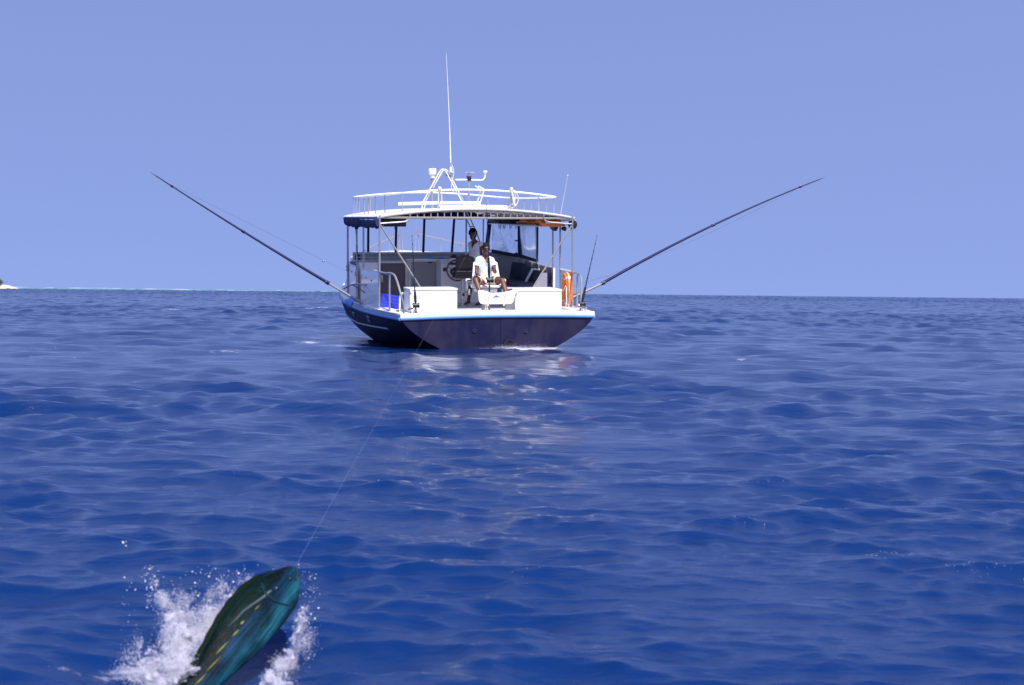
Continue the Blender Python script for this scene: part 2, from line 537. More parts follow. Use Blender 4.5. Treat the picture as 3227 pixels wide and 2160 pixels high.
def water_mat():
    m = bpy.data.materials.new('sea_water')
    m.use_nodes = True
    N, L = m.node_tree.nodes, m.node_tree.links
    b = N['Principled BSDF']
    b.inputs['Base Color'].default_value = (.0011, .0190, .098, 1)
    b.inputs['Roughness'].default_value = .09
    b.inputs['IOR'].default_value = 1.333
    b.inputs['Specular Tint'].default_value = (.62, .80, 1.0, 1)
    tc = N.new('ShaderNodeTexCoord')
    def nz(scale, sx, sy, det):
        mp = N.new('ShaderNodeMapping')
        mp.inputs['Scale'].default_value = (sx, sy, 1)
        mp.inputs['Rotation'].default_value = (0, 0, .25)
        L.new(tc.outputs['Object'], mp.inputs[0])
        n = N.new('ShaderNodeTexNoise')
        n.inputs['Scale'].default_value = scale
        n.inputs['Detail'].default_value = det
        n.inputs['Roughness'].default_value = .55
        L.new(mp.outputs[0], n.inputs['Vector'])
        return n
    n1 = nz(7.0, .5, 1.0, 7)
    n1.inputs['Roughness'].default_value = .6
    n3 = nz(4.6, .5, 1.0, 6)
    n3.noise_type = 'RIDGED_MULTIFRACTAL'
    n3.normalize = True
    n2 = nz(1.3, .5, 1.0, 3)
    ad = N.new('ShaderNodeMath')
    ad.operation = 'MULTIPLY_ADD'
    ad.inputs[1].default_value = 2.0
    L.new(n2.outputs[0], ad.inputs[0])
    a3 = N.new('ShaderNodeMath')
    a3.operation = 'MULTIPLY_ADD'
    a3.inputs[1].default_value = .5
    L.new(n3.outputs[0], a3.inputs[0])
    L.new(n1.outputs[0], a3.inputs[2])
    L.new(a3.outputs[0], ad.inputs[2])
    bp = N.new('ShaderNodeBump')
    bp.inputs['Strength'].default_value = .42
    bp.inputs['Distance'].default_value = .05
    L.new(ad.outputs[0], bp.inputs['Height'])
    L.new(bp.outputs[0], b.inputs['Normal'])
    # foam
    at = N.new('ShaderNodeAttribute')
    at.attribute_name = 'foam'
    fn = N.new('ShaderNodeTexNoise')
    fn.inputs['Scale'].default_value = 4.0
    fn.inputs['Detail'].default_value = 9
    fn.inputs['Roughness'].default_value = .72
    fn.inputs['Distortion'].default_value = .8
    L.new(tc.outputs['Object'], fn.inputs['Vector'])
    sb = N.new('ShaderNodeMath')
    sb.operation = 'MULTIPLY_ADD'
    sb.inputs[1].default_value = .55
    sb.inputs[2].default_value = -.36
    L.new(at.outputs['Fac'], sb.inputs[0])
    sm = N.new('ShaderNodeMath')
    sm.operation = 'ADD'
    L.new(sb.outputs[0], sm.inputs[0])
    L.new(fn.outputs[0], sm.inputs[1])
    mr = N.new('ShaderNodeMapRange')
    mr.inputs[1].default_value = .50
    mr.inputs[2].default_value = .72
    L.new(sm.outputs[0], mr.inputs[0])
    df = N.new('ShaderNodeBsdfPrincipled')
    df.inputs['Base Color'].default_value = (.50, .51, .60, 1)
    df.inputs['Roughness'].default_value = .7
    L.new(bp.outputs[0], df.inputs['Normal'])
    mx = N.new('ShaderNodeMixShader')
    L.new(mr.outputs[0], mx.inputs[0])
    L.new(b.outputs[0], mx.inputs[1])
    L.new(df.outputs[0], mx.inputs[2])
    L.new(mx.outputs[0], N['Material Output'].inputs[0])
    return m
M['water'] = water_mat()
me.materials.append(M['water'])
sea = bpy.data.objects.new('water', me)
COL.objects.link(sea)
sea['kind'] = 'structure'
sea['label'] = 'deep blue choppy open sea'

# ------------------------------------------------------------------ far left: reef surf, islet, tree
def surf_mat():
    m = bpy.data.materials.new('lagoon_surf')
    m.use_nodes = True
    N, L = m.node_tree.nodes, m.node_tree.links
    b = N['Principled BSDF']
    b.inputs['Roughness'].default_value = .6
    tc = N.new('ShaderNodeTexCoord')
    mp = N.new('ShaderNodeMapping')
    mp.inputs['Scale'].default_value = (.045, .02, .9)
    L.new(tc.outputs['Object'], mp.inputs[0])
    n = N.new('ShaderNodeTexNoise')
    n.inputs['Scale'].default_value = 1
    n.inputs['Detail'].default_value = 5
    L.new(mp.outputs[0], n.inputs['Vector'])
    sx = N.new('ShaderNodeSeparateXYZ')
    L.new(tc.outputs['Object'], sx.inputs[0])
    ad = N.new('ShaderNodeMath')
    ad.operation = 'MULTIPLY_ADD'
    ad.inputs[1].default_value = .12
    L.new(sx.outputs[2], ad.inputs[0])
    L.new(n.outputs[0], ad.inputs[2])
    cr = N.new('ShaderNodeValToRGB')
    cr.color_ramp.elements[0].position = .66
    cr.color_ramp.elements[0].color = (.09, .19, .25, 1)
    cr.color_ramp.elements[1].position = .80
    cr.color_ramp.elements[1].color = (.38, .41, .45, 1)
    L.new(ad.outputs[0], cr.inputs[0])
    L.new(cr.outputs[0], b.inputs['Base Color'])
    return m
RD = 1300.0
v, f = [], []
xs = np.linspace(-760, -120, 420)
for i, x in enumerate(xs):
    tpr = interp(x, [-760, -460, -160, -120], [1, 1, .75, .3])
    h = (1.0 + .55 * max(0, mnoise.noise((x * .05, 3.3, 0))) + .55 * max(0, mnoise.noise((x * .19, 7.3, 0)))) * tpr + .75
    y = RD + 12 * mnoise.noise((x * .01, .5, 0))
    v += [(x, y - 5, -.4), (x, y - 1.2, h * .75), (x, y, h), (x, y + 2.5, h * .5), (x, y + 8, -.4)]
for i in range(len(xs) - 1):
    for j in range(4):
        f.append((i * 5 + j, (i + 1) * 5 + j, (i + 1) * 5 + j + 1, i * 5 + j + 1))
me = bpy.data.meshes.new('reef_surf')
me.from_pydata(v, [], f)
me.shade_smooth()
me.materials.append(surf_mat())
o = bpy.data.objects.new('reef_surf', me)
COL.objects.link(o)
o['kind'] = 'structure'
o['label'] = 'thin turquoise line of surf breaking on a far reef'
# islet of sand
mb = MB()
rings = []
for i in range(26):
    t = i / 25
    x = -660 + t * 222
    wd = 16 * math.sin(math.pi * min(1, max(.02, t)) ** .8) + .5
    hh = interp(x, [-660, -600, -520, -456, -449, -444, -438], [.1, 3.2, 4.2, 3.9, 3.5, 2.6, .3])
    hh = max(.05, hh + .15 * mnoise.noise((x * .08, 1, 0)))
    rings.append([(x, 1262 - wd, -.5), (x, 1262 - wd * .5, hh * .7), (x, 1262, hh + .3), (x, 1262 + wd * .5, hh * .7), (x, 1262 + wd, -.5)])
mb.loft(rings, closed_ring=False)
o = bpy.data.objects.new('islet', mb.mesh('islet', M['sand']))
COL.objects.link(o)
o['kind'] = 'structure'
o['label'] = 'pale sand spit of a far islet on the horizon'
IDW = Matrix.Identity(4)
def far_tree(x, y, z, h, w, label):
    t = thing('tree', label, 'tree', (x, y, z), frame=IDW, group='trees on the far islet')
    m = MB()
    m.tube([(x, y, z - .4), (x + .1, y, z + h * .3), (x + .3, y, z + h * .6)], [.22, .17, .09], 7)
    m.tube([(x, y, z + h * .25), (x - w * .3, y, z + h * .6)], [.12, .05], 5)
    m.tube([(x, y, z + h * .3), (x + w * .3, y + .4, z + h * .65)], [.12, .05], 5)
    part(t, 'trunk', m, M['bark'])
    m = MB()
    rr = random.Random(int(abs(x)))
    cl = [(rr.uniform(-.62, .62) * w, rr.uniform(-.5, .5) * w, rr.uniform(.22, .82) * h, rr.uniform(.22, .38) * w) for _ in range(16)]
    for cx, cy, cz, cr in cl:
        for _ in range(60):
            d = Vector((rr.gauss(0, 1), rr.gauss(0, 1), rr.gauss(0, 1))).normalized() * cr * rr.uniform(.6, 1.05)
            p = Vector((x + cx, y + cy, z + cz)) + d
            a = Vector((rr.uniform(-1, 1), rr.uniform(-1, 1), rr.uniform(-1, 1))).normalized() * .32
            b_ = a.cross(Vector((rr.uniform(-1, 1), rr.uniform(-1, 1), 1))).normalized() * .2
            m.add([p - a, p + b_, p + a, p - b_], [(0, 1, 2, 3)])
    part(t, 'crown', m, M['leaf'], smooth=False)
far_tree(-455.6, 1262, 3.8, 5.2, 5.0, 'round green tree at the tip of the sand islet on the horizon')

# ------------------------------------------------------------------ the boat
boat = thing('fishing_boat', 'navy hulled white fishing boat seen from its stern with canopy roof', 'boat')
YS = [0, 1.5, 3.5, 6, 7.5, 9, 10.3, 11.3, 12]
BS = [2.03, 2.2, 2.28, 2.3, 2.17, 1.78, 1.18, .55, .04]
ZS = [.63, .615, .59, .62, .73, .92, 1.10, 1.24, 1.34]
def beam(y): 
    # smooth interpolation of the half breadth
    return float(np.interp(y, YS_f, BS_f))
YS_f = np.linspace(0, 12, 121)
cs = smooth_curve([(a, b, c) for a, b, c in zip(YS, BS, ZS)], 20)
BS_f = np.interp(YS_f, [p.x for p in cs], [p.y for p in cs])
ZS_f = np.interp(YS_f, [p.x for p in cs], [p.z for p in cs])
def sheer(y): 
    return float(np.interp(y, YS_f, ZS_f))
def section(y, n=15):
    b, zg = beam(y), sheer(y)
    ex = interp(y, [0, 2, 4, 7, 10, 12], [1.42, 1.9, 2.3, 1.9, 1.35, 1.1])
    dp = interp(y, [0, 3, 9, 12], [1.0, 1.15, 1.3, 1.2])
    out = []
    for i in range(n):
        q = math.pi / 2 * i / (n - 1)
        x = b * math.cos(q) ** (2 / ex) if i < n - 1 else 0
        z = zg - dp * math.sin(q) ** (2 / ex)
        out.append((x, z))
    return out
rings = []
for y in np.concatenate([np.linspace(0, 3, 9), np.linspace(3.4, 12, 23)]):
    y = float(y)
    s_ = section(y)
    rings.append([(-x, y, z) for x, z in s_] + [(x, y, z) for x, z in s_[::-1][1:]])
mb = MB().loft(rings, closed_ring=False)
hull = part(boat, 'hull', mb, M['hull'])
s_ = section(0)
poly = [(-x, z) for x, z in s_] + [(x, z) for x, z in s_[::-1][1:]]
mb = MB().prism([(x * .995, -.012, z) for x, z in poly], (0, .05, 0))
transom = part(boat, 'transom', mb, M['transom'], smooth=False)
# exhaust, drains
def ring_disc(c, r, d, m_ring, nm, inner=.68):
    mb = MB()
    n = 20
    o_ = [(c[0] + r * math.cos(2 * math.pi * i / n), c[1], c[2] + r * math.sin(2 * math.pi * i / n)) for i in range(n)]
    i_ = [(c[0] + r * inner * math.cos(2 * math.pi * i / n), c[1], c[2] + r * inner * math.sin(2 * math.pi * i / n)) for i in range(n)]
    o2 = [(x, y - d, z) for x, y, z in o_]
    i2 = [(x, y - d, z) for x, y, z in i_]
    mb.loft([o_, o2, i2, i_], caps=False)
    q = part(boat, nm, mb, m_ring, parent=transom)
    mb = MB().prism([(x, y - .004, z) for x, y, z in i_], (0, .003, 0))
    return q
ring_disc((.207, -.012, .085), .115, .05, M['black'], 'exhaust_outlet')
mb = MB().prism([(.207 + .08 * math.cos(a), -.016, .085 + .08 * math.sin(a)) for a in np.linspace(0, 2 * math.pi, 18, endpoint=False)], (0, .003, 0))
part(boat, 'exhaust_flap', mb, M['black'], parent=transom)
for x, z in ((-.524, .375), (.57, .352)):
    ring_disc((x, -.012, z), .036, .022, M['fitting'], 'drain_outlet', .66)
    mb = MB().prism([(x + .024 * math.cos(a), -.016, z + .024 * math.sin(a)) for a in np.linspace(0, 2 * math.pi, 14, endpoint=False)], (0, .003, 0))
    part(boat, 'drain_hole', mb, M['black'], parent=transom)
for x in (-.5, .52):
    part(boat, 'bolt', MB().ball((x, -.02, .0), (.02, .012, .02), 8, 5), M['black'], parent=transom)
part(boat, 'scum_line', MB().prism([(-1.16, -.017, -.005), (1.26, -.017, -.005), (1.20, -.017, -.035), (-1.10, -.017, -.035)], (0, .004, 0)), M['cream'], parent=transom)
part(boat, 'seam', MB().prism([(.028, -.0145, .0), (.036, -.0145, .0), (.036, -.0145, .58), (.028, -.0145, .58)], (0, .002, 0)), M['hull'], parent=transom)
# scuppers and chine strake on the port side
def hull_at(y, zz, sgn=-1, out=.0):
    s_ = section(y, 60)
    zsv = [q[1] for q in s_][::-1]
    xsv = [q[0] for q in s_][::-1]
    return Vector((sgn * (float(np.interp(zz, zsv, xsv)) + out), y, zz))
for y, z, w, h in ((4.62, .40, .30, .07), (2.75, .42, .30, .12)):
    pts = [hull_at(y - w / 2, z - h / 2, out=-.02), hull_at(y + w / 2, z - h / 2, out=-.02), hull_at(y + w / 2, z + h / 2, out=-.02), hull_at(y - w / 2, z + h / 2, out=-.02)]
    part(boat, 'scupper', MB().prism(pts, (-.035, 0, 0)), M['black'], parent=hull)
    part(boat, 'scupper_lip', MB().tube([hull_at(y - w / 2, z + h / 2 + .01, out=.01), hull_at(y + w / 2, z + h / 2 + .01, out=.01)], .012, 6), M['greyblue'], parent=hull)
pts = [hull_at(y, interp(y, [1.3, 4.5, 7.5], [.33, .22, .30]), out=.012) for y in np.linspace(1.35, 7.6, 24)]
part(boat, 'strake', MB().tube(pts, .020, 6), M['greyblue'], parent=hull)
# gunwale: white cap and light blue rub rail round stern and sides
def gun(y, dx, dz, sgn):
    return (sgn * max(.01, beam(y) + dx), y, sheer(y) + dz)
def outline(dx, dz, ya=0.0):
    L_ = [gun(float(y), dx, dz, -1) for y in np.linspace(11.9, ya, 50)]
    ca = interp(0, [-1, 1], [0, 0])
    mid = [(x, ya - (dx if dx > 0 else dx * 0), sheer(0) + dz + .035 * (1 - (x / 2.03) ** 2)) for x in np.linspace(-beam(0) - dx, beam(0) + dx, 21)[1:-1]]
    R_ = [gun(float(y), dx, dz, 1) for y in np.linspace(ya, 11.9, 50)]
    return L_, mid, R_
L_, mid, R_ = outline(.012, .0)
def railprof(path, nm, m, hz=.040, th=.036):
    """half round fender strip"""
    rings = []
    P = [Vector(p) for p in path]
    for i, p in enumerate(P):
        t = (P[min(i + 1, len(P) - 1)] - P[max(0, i - 1)]).normalized()
        n = Vector((t.y, -t.x, 0)).normalized()
        rings.append([p + n * a + Vector((0, 0, b)) for a, b in ((-.03, -hz), (th * .6, -hz * .8), (th, -.2 * hz), (th, .3 * hz), (th * .6, hz * .9), (-.03, hz))])
    return part(boat, nm, MB().loft(rings), m)
railprof([(-x, y, z) for x, y, z in [(-p[0], p[1], p[2]) for p in L_]], 'rub_rail', M['rail'])
railprof([(-beam(0) - .015, 0, sheer(0) + .0)] + mid + [(beam(0) + .015, 0, sheer(0) + .0)], 'rub_rail', M['rail'])
railprof(R_, 'rub_rail', M['rail'])
# grey blue strip above the rail on the port quarter
path = [gun(float(y), .028, .088, -1) for y in np.linspace(4.3, .0, 16)]
railprof([(-x, y, z) for x, y, z in [(-p[0], p[1], p[2]) for p in path]], 'rub_strip', M['greyblue'], .014, .03)
# cap (white deck edge)
def capside(sgn):
    rings = []
    for y in np.linspace(.0, 11.9, 60):
        y = float(y)
        b, z = beam(y), sheer(y)
        ib = max(.0, b - .38)
        rings.append([(sgn * (b + .018), y, z + .042), (sgn * (b + .018), y, z + .092), (sgn * (b - .02), y, z + .105), (sgn * ib, y, z + .105), (sgn * ib, y, z + .03), (sgn * b, y, z + .03)])
    return part(boat, 'gunwale_cap', MB().loft(rings), M['white'])
capside(-1)
capside(1)
rings = []
for x in np.linspace(-beam(0) + .385, beam(0) - .385, 15):
    x = float(x)
    z = sheer(0) + .030 * (1 - (x / 2.03) ** 2)
    rings.append([(x, -.03, z + .02), (x, -.03, z + .085), (x, .0, z + .106), (x, .32, z + .106), (x, .32, z - .06), (x, 0, z - .06)])
part(boat, 'stern_cap', MB().loft(rings), M['white'])
for sgn in (-1, 1):
    rings = []
    for x in np.linspace(beam(0) - .385, beam(0) + .02, 5):
        z = sheer(0) + .002
        rings.append([(sgn * float(x), -.030, z + .02), (sgn * float(x), -.03, z + .085), (sgn * float(x), .001, z + .1032), (sgn * float(x), .02, z + .1032), (sgn * float(x), .02, z + .02)])
    part(boat, 'stern_cap', MB().loft(rings), M['white'])
# cockpit deck
Ld = [(-(beam(float(y)) - .36), float(y), .62) for y in np.linspace(.3, 7.1, 24)]
Rd = [(beam(float(y)) - .36, float(y), .62) for y in np.linspace(7.1, .3, 24)]
part(boat, 'deck', MB().prism(Ld + Rd, (0, 0, -.04)), M['deck'], smooth=False)

def wallpoly(path, z0, z1, th, nm, m, parent=None, label=None):
    """upright sheet along a plan path with per-point top heights"""
    rings = []
    P = [Vector((p[0], p[1], 0)) for p in path]
    for i, p in enumerate(P):
        t = (P[min(i + 1, len(P) - 1)] - P[max(0, i - 1)]).normalized()
        n = Vector((t.y, -t.x, 0)) * th / 2
        a = z0[i] if isinstance(z0, (list, tuple)) else z0
        b = z1[i] if isinstance(z1, (list, tuple)) else z1
        rings.append([p + n + Vector((0, 0, a)), p + n + Vector((0, 0, b)), p - n + Vector((0, 0, b)), p - n + Vector((0, 0, a))])
    return part(boat, nm, MB().loft(rings), m, parent=parent, label=label)

# port side panels with their door gap
pp = wallpoly([(-2.16, 1.9), (-2.17, 3), (-2.17, 4.12)], .67, [1.505, 1.49, 1.48], .025, 'side_panel', M['panel'])
part(boat, 'panel_trim', MB().tube([(-2.16, 1.9, 1.515), (-2.17, 3, 1.50), (-2.17, 4.12, 1.49)], .018, 6), M['offwhite'], parent=pp)
for y, z in ((4.05, 1.33), (4.05, 1.26), (3.45, 1.31), (2.75, 1.28)):
    part(boat, 'rivet', MB().ball((-2.185, y, z), (.012, .028, .02), 6, 4), M['black'], parent=pp)
pf = wallpoly([(-2.17, 4.99), (-2.17, 5.9), (-2.12, 6.5), (-1.95, 7.02)], [.72, .70, .70, .7], [1.495, 1.515, 1.53, 1.56], .025, 'side_panel', M['panel'])
part(boat, 'panel_trim', MB().tube([(-2.17, 4.99, 1.50), (-2.17, 5.9, 1.52), (-2.12, 6.5, 1.535), (-1.95, 7.02, 1.565)], .018, 6), M['offwhite'], parent=pf)
for y, z in ((5.05, 1.30), (5.05, 1.36), (5.6, 1.36), (6.1, 1.39), (6.4, 1.42), (6.45, 1.46), (6.45, 1.36)):
    part(boat, 'rivet', MB().ball((-2.188, y, z), (.012, .028, .018), 6, 4), M['black'], parent=pf)
# starboard panel with lifebuoy, and forward starboard wall with ribs
wallpoly([(2.17, 1.9), (2.17, 2.79)], .67, [1.47, 1.49], .025, 'side_panel', M['panel'])
part(boat, 'panel_trim', MB().tube([(2.16, 1.86, 1.475), (2.16, 2.8, 1.50)], .024, 6), M['whitetube'])
WP = [(2.17, 3.33), (2.17, 4.2), (2.17, 5.2), (2.08, 6.2), (1.9, 6.65), (1.58, 7.0)]
WT = [1.50, 1.53, 1.58, 1.66, 1.70, 1.73]
sw = wallpoly(WP, .66, WT, .03, 'side_wall', M['grey'])
part(boat, 'wall_rail', MB().tube([(p[0] - .01, p[1], z) for p, z in zip(WP, WT)], .024, 8), M['alu'], parent=sw)
for y in (3.38, 3.9, 4.5, 5.1, 5.7, 6.2):
    x = interp(y, [p[1] for p in WP], [p[0] for p in WP]) - .03
    z = interp(y, [p[1] for p in WP], WT)
    part(boat, 'rib', MB().box((x, y, (z + .66) / 2), (.03, .035, z - .66)), M['offwhite'], parent=sw)
part(boat, 'rib', MB().box((2.16, 3.32, 1.09), (.05, .03, .83)), M['white'], parent=sw)
# forward wall under the windscreen
fw = part(boat, 'front_wall', MB().box((-.18, 7.02, 1.28), (3.52, .05, .92)), M['grey'])
part(boat, 'wall_frame', MB().box((-.18, 6.985, 1.756), (3.54, .05, .05)), M['alu'], parent=fw)
part(boat, 'wall_frame', MB().box((-1.925, 6.985, 1.62), (.05, .05, .24)), M['alu'], parent=fw)
part(boat, 'wall_frame', MB().box((-.18, 6.97, 1.655), (3.40, .04, .018)), M['offwhite'], parent=fw)
part(boat, 'wall_shelf', MB().box((-.5, 6.85, 1.50), (2.8, .28, .03)), M['offwhite'], parent=fw)
part(boat, 'corner_window', MB().box((-1.83, 6.975, 1.62), (.12, .03, .20)), M['navy'], parent=fw)
# low trunk cabin and foredeck ahead of the wall
rings = []
for y in np.linspace(7.06, 10.9, 10):
    y = float(y)
    b = min(1.92, beam(y) - .12)
    rings.append([(-b, y, .8), (-b * .97, y, 1.62), (-b * .9, y, 1.69), (0, y, 1.73), (b * .9, y, 1.69), (b * .97, y, 1.62), (b, y, .8)])
part(boat, 'trunk_cabin', MB().loft(rings), M['white'])
# bow pulpit: two tall loops and rails that fall away on both sides
for x in (-.24, .215):
    mb = MB().tube([(x - .035, 9.8, 1.66), (x - .035, 9.8, 2.31), (x - .02, 9.8, 2.345), (x, 9.8, 2.36), (x + .02, 9.8, 2.345), (x + .035, 9.8, 2.31), (x + .07, 9.8, 1.66)], .016, 7)
    part(boat, 'bow_loop', mb, M['steel'])
for sgn, p in ((-1, [(-.27, 9.8, 2.20), (-.62, 9.3, 2.08), (-1.0, 8.8, 1.97), (-1.35, 8.2, 1.86), (-1.62, 7.5, 1.76)]),
               (1, [(.24, 9.8, 2.20), (.75, 9.2, 2.08), (1.15, 8.6, 1.98), (1.45, 8.1, 1.90), (1.7, 7.4, 1.80)])):
    br = part(boat, 'bow_rail', MB().tube(smooth_curve(p, 6), .018, 7), M['steel'])
    for k in (1, 2, 3):
        q = p[k]
        part(boat, 'stanchion', MB().tube([q, (q[0] * 1.02, q[1], 1.63)], .014, 6), M['steel'], parent=br)

# cabin bulkhead: fridge, dark door, grey door, console
bk = part(boat, 'bulkhead', MB().box((-1.05, 5.46, 1.08), (2.10, .05, .92)), M['offwhite'])
part(boat, 'fridge', MB().box((-1.84, 5.30, 1.10), (.42, .30, .98), bev=.02), M['white'])
def framed_door(x0, x1, z0, z1, m, nm, y=5.41):
    d = part(boat, nm, MB().box(((x0 + x1) / 2, y, (z0 + z1) / 2), (x1 - x0, .03, z1 - z0)), m)
    for x in (x0 - .025, x1 + .025):
        part(boat, 'door_frame', MB().box((x, y - .012, (z0 + z1) / 2), (.048, .05, z1 - z0 + .05)), M['alu'], parent=d)
    part(boat, 'door_frame', MB().box(((x0 + x1) / 2, y - .012, z1 + .02), (x1 - x0, .05, .04)), M['alu'], parent=d)
    return d
dd = framed_door(-1.54, -.93, .72, 1.565, M['darkdoor'], 'cabin_door')
part(boat, 'door_handle', MB().box((-1.50, 5.36, 1.20), (.05, .05, .18), bev=.01), M['steel'], parent=dd)
part(boat, 'door_sill', MB().box((-1.23, 5.38, .67), (.70, .1, .04)), M['offwhite'], parent=dd)
gd = framed_door(-.79, -.17, .66, 1.59, M['greydoor'], 'locker_door')
part(boat, 'locker_rail', MB().tube([(-.92, 5.30, 1.645), (-.2, 5.30, 1.637)], .024, 8), M['whitetube'])
for x in (-.87, -.835):
    part(boat, 'door_track', MB().box((x, 5.37, 1.12), (.022, .05, .98)), M['alu'])
part(boat, 'counter', MB().box((-1.0, 5.62, 1.61), (2.2, .42, .03)), M['grey'])
for x0, x1, z in ((-1.75, -.3, 1.655), (-1.6, -.45, 1.69)):
    part(boat, 'counter_rail', MB().tube([(x0, 5.7, z), (x1, 5.7, z)], .012, 6), M['alu'])
part(boat, 'latch', MB().box((-.33, 5.38, 1.575), (.09, .05, .03)), M['black'])
con = part(boat, 'console', MB().prism([(-.13, 5.05, .62), (-.13, 5.05, 1.55), (-.13, 5.2, 1.64), (-.13, 5.75, 1.64), (-.13, 5.75, .62)], (1.16, 0, 0)), M['white'], smooth=False)
part(boat, 'switch_panel', MB().box((-.03, 5.04, 1.42), (.10, .03, .09), bev=.006), M['black'], parent=con)
part(boat, 'gauge_panel', MB().box((.25, 5.035, 1.555), (.42, .03, .05), bev=.006), M['black'], parent=con)
part(boat, 'compass', MB().ball((.245, 5.35, 1.685), (.085, .085, .085), 16, 10), M['black'], parent=con)
part(boat, 'compass_base', MB().tube([(.245, 5.35, 1.63), (.245, 5.35, 1.68)], .10, 16), M['white'], parent=con)
# blue things along the counter edge
for x, w in ((-.42, .2), (-.22, .22), (.06, .12)):
    part(boat, 'blue_cover', MB().box((x, 5.9, 1.665), (w, .12, .05), bev=.015), M['bluecloth'])
# steering wheel
wc = Vector((.21, 4.82, 1.405))
Rw = Matrix.Rotation(R(-12), 3, 'X')
ringp = [wc + Rw @ Vector((.245 * math.cos(a), 0, .245 * math.sin(a))) for a in np.linspace(0, 2 * math.pi, 36, endpoint=False)]
sw_ = part(boat, 'steering_wheel', MB().tube(ringp, .022, 8, closed=True), M['wood'])
mb = MB().tube([wc + Vector((0, -.03, 0)), wc + Vector((0, .25, .05))], .035, 10)
part(boat, 'wheel_hub', mb, M['steel'], parent=sw_)
for a in np.linspace(0, 2 * math.pi, 5, endpoint=False) + .3:
    part(boat, 'spoke', MB().tube([wc, wc + Rw @ Vector((.24 * math.cos(a), 0, .24 * math.sin(a)))], .010, 6), M['steel'], parent=sw_)

# roof
def roof_w(y):
    return interp(y, [1.86, 2.0, 5.2, 6.3, 6.9, 7.25, 7.4], [2.20, 2.24, 2.30, 2.30, 2.05, 1.55, .6])
def roof_z(x, y=3):
    return 2.875 - .19 * (x / 2.25) ** 2 - .012 * max(0, abs(x) - 1.9) / .35
rings_t, rings_b = [], []
xs_ = np.linspace(-1, 1, 29)
mb = MB()
rings = []
for y in [1.86, 2.0, 2.8, 3.6, 4.4, 5.2, 5.8, 6.3, 6.65, 6.9, 7.1, 7.25, 7.4]:
    w = roof_w(y)
    top = [(w * t, y, roof_z(w * t)) for t in xs_]
    bot = [(w * t * .995, y, roof_z(w * t) - .036 + .012 * abs(t) ** 6) for t in xs_[::-1]]
    rings.append(top + bot)
roof = part(boat, 'roof', MB().loft(rings), M['white'])
# scalloped pale blue hem under the port edge
mb = MB()
P = [(-2.245 - .01 * math.sin(y * 9), y, roof_z(2.25) - .068) for y in np.linspace(1.95, 6.4, 40)]
part(boat, 'roof_hem', MB().tube(P, .022, 6), M['greyblue'], parent=roof)
part(boat, 'roof_hem', MB().tube([(-p[0], p[1], p[2]) for p in P], .018, 6), M['offwhite'], parent=roof)
# arch trim along the aft edge, straight beam below it and the little uprights between
arch = [(2.19 * t, 1.88, roof_z(2.19 * t) - .046) for t in np.linspace(-1, 1, 29)]
part(boat, 'arch_trim', MB().tube(arch, .017, 8), M['tube'], parent=roof)
arch2 = [(2.15 * t, 2.06, roof_z(2.15 * t) - .056) for t in np.linspace(-1, 1, 29)]
part(boat, 'arch_trim', MB().tube(arch2, .016, 8), M['tube'], parent=roof)
zb = 2.655
part(boat, 'roof_beam', MB().box((0, 1.90, zb), (4.32, .045, .046), bev=.008), M['tube'], parent=roof)
for x in np.arange(-1.32, 1.62, .147):
    x = float(x)
    top = roof_z(x) - .05
    part(boat, 'upright', MB().box((x, 1.90, (zb + .022 + top) / 2), (.020, .020, top - zb - .022)), M['tube'], parent=roof)
for y in (2.6, 3.3, 4.0, 4.7, 5.4, 6.1):
    part(boat, 'cross_beam', MB().tube([(2.1 * t, y, roof_z(2.1 * t) - .062) for t in np.linspace(-1, 1, 15)], .020, 6), M['alu'], parent=roof)
for x in (1.25, 1.5, 1.75):
    part(boat, 'stringer', MB().tube([(x, 2.0, roof_z(x) - .09), (x, 6.2, roof_z(x) - .09)], .016, 6), M['alu'], parent=roof)
part(boat, 'dome_lamp', MB().ball((.14, 2.3, roof_z(.14) - .09), (.10, .10, .05), 14, 8), M['white'], parent=roof)
# navy rolled curtains
def rolled(path, r, nm, seed, parent=None, m='navy'):
    rr = random.Random(seed)
    rings = []
    P = [Vector(p) for p in path]
    for i, p in enumerate(P):
        t = (P[min(i + 1, len(P) - 1)] - P[max(0, i - 1)]).normalized()
        n = Vector((t.y, -t.x, 0)).normalized()
        sc = 1 + .07 * math.sin(i * 1.3 + seed) + rr.uniform(-.04, .04)
        if i in (0, len(P) - 1):
            sc *= .6
        rings.append([p + n * (r * .62 * sc * math.cos(a)) + Vector((0, 0, r * sc * math.sin(a) * (1.0 if math.sin(a) > 0 else 1.06 * (1 + .13 * math.sin(i * .9 + seed))))) for a in np.linspace(0, 2 * math.pi, 12, endpoint=False)])
    return part(boat, nm, MB().loft(rings), M[m], parent=parent)
rolled([(-2.19, float(y), 2.555) for y in np.linspace(1.85, 3.75, 20)], .115, 'rolled_curtain', 1)
rolled([(-2.21, float(y), 2.56) for y in np.linspace(3.75, 6.3, 26)], .118, 'rolled_curtain', 2)
part(boat, 'curtain_knot', MB().ball((-2.18, 4.85, 2.42), (.05, .07, .06), 8, 6), M['navy'])
part(boat, 'curtain_strap', MB().tube([(-2.17, 5.0, 2.44), (-2.165, 4.95, 2.1), (-2.16, 4.78, 1.55)], [.02, .014, .006], 6), M['navy'])
rolled([(2.20, float(y), 2.52) for y in np.linspace(1.8, 2.3, 6)], .092, 'rolled_curtain', 5, m='black')
rolled([(1.98, float(y), 2.46) for y in np.linspace(2.5, 3.0, 6)], .075, 'rolled_curtain', 6, m='black')
rolled([(2.2, float(y), 2.42) for y in np.linspace(2.55, 2.85, 5)], .05, 'rolled_curtain', 8, m='black')
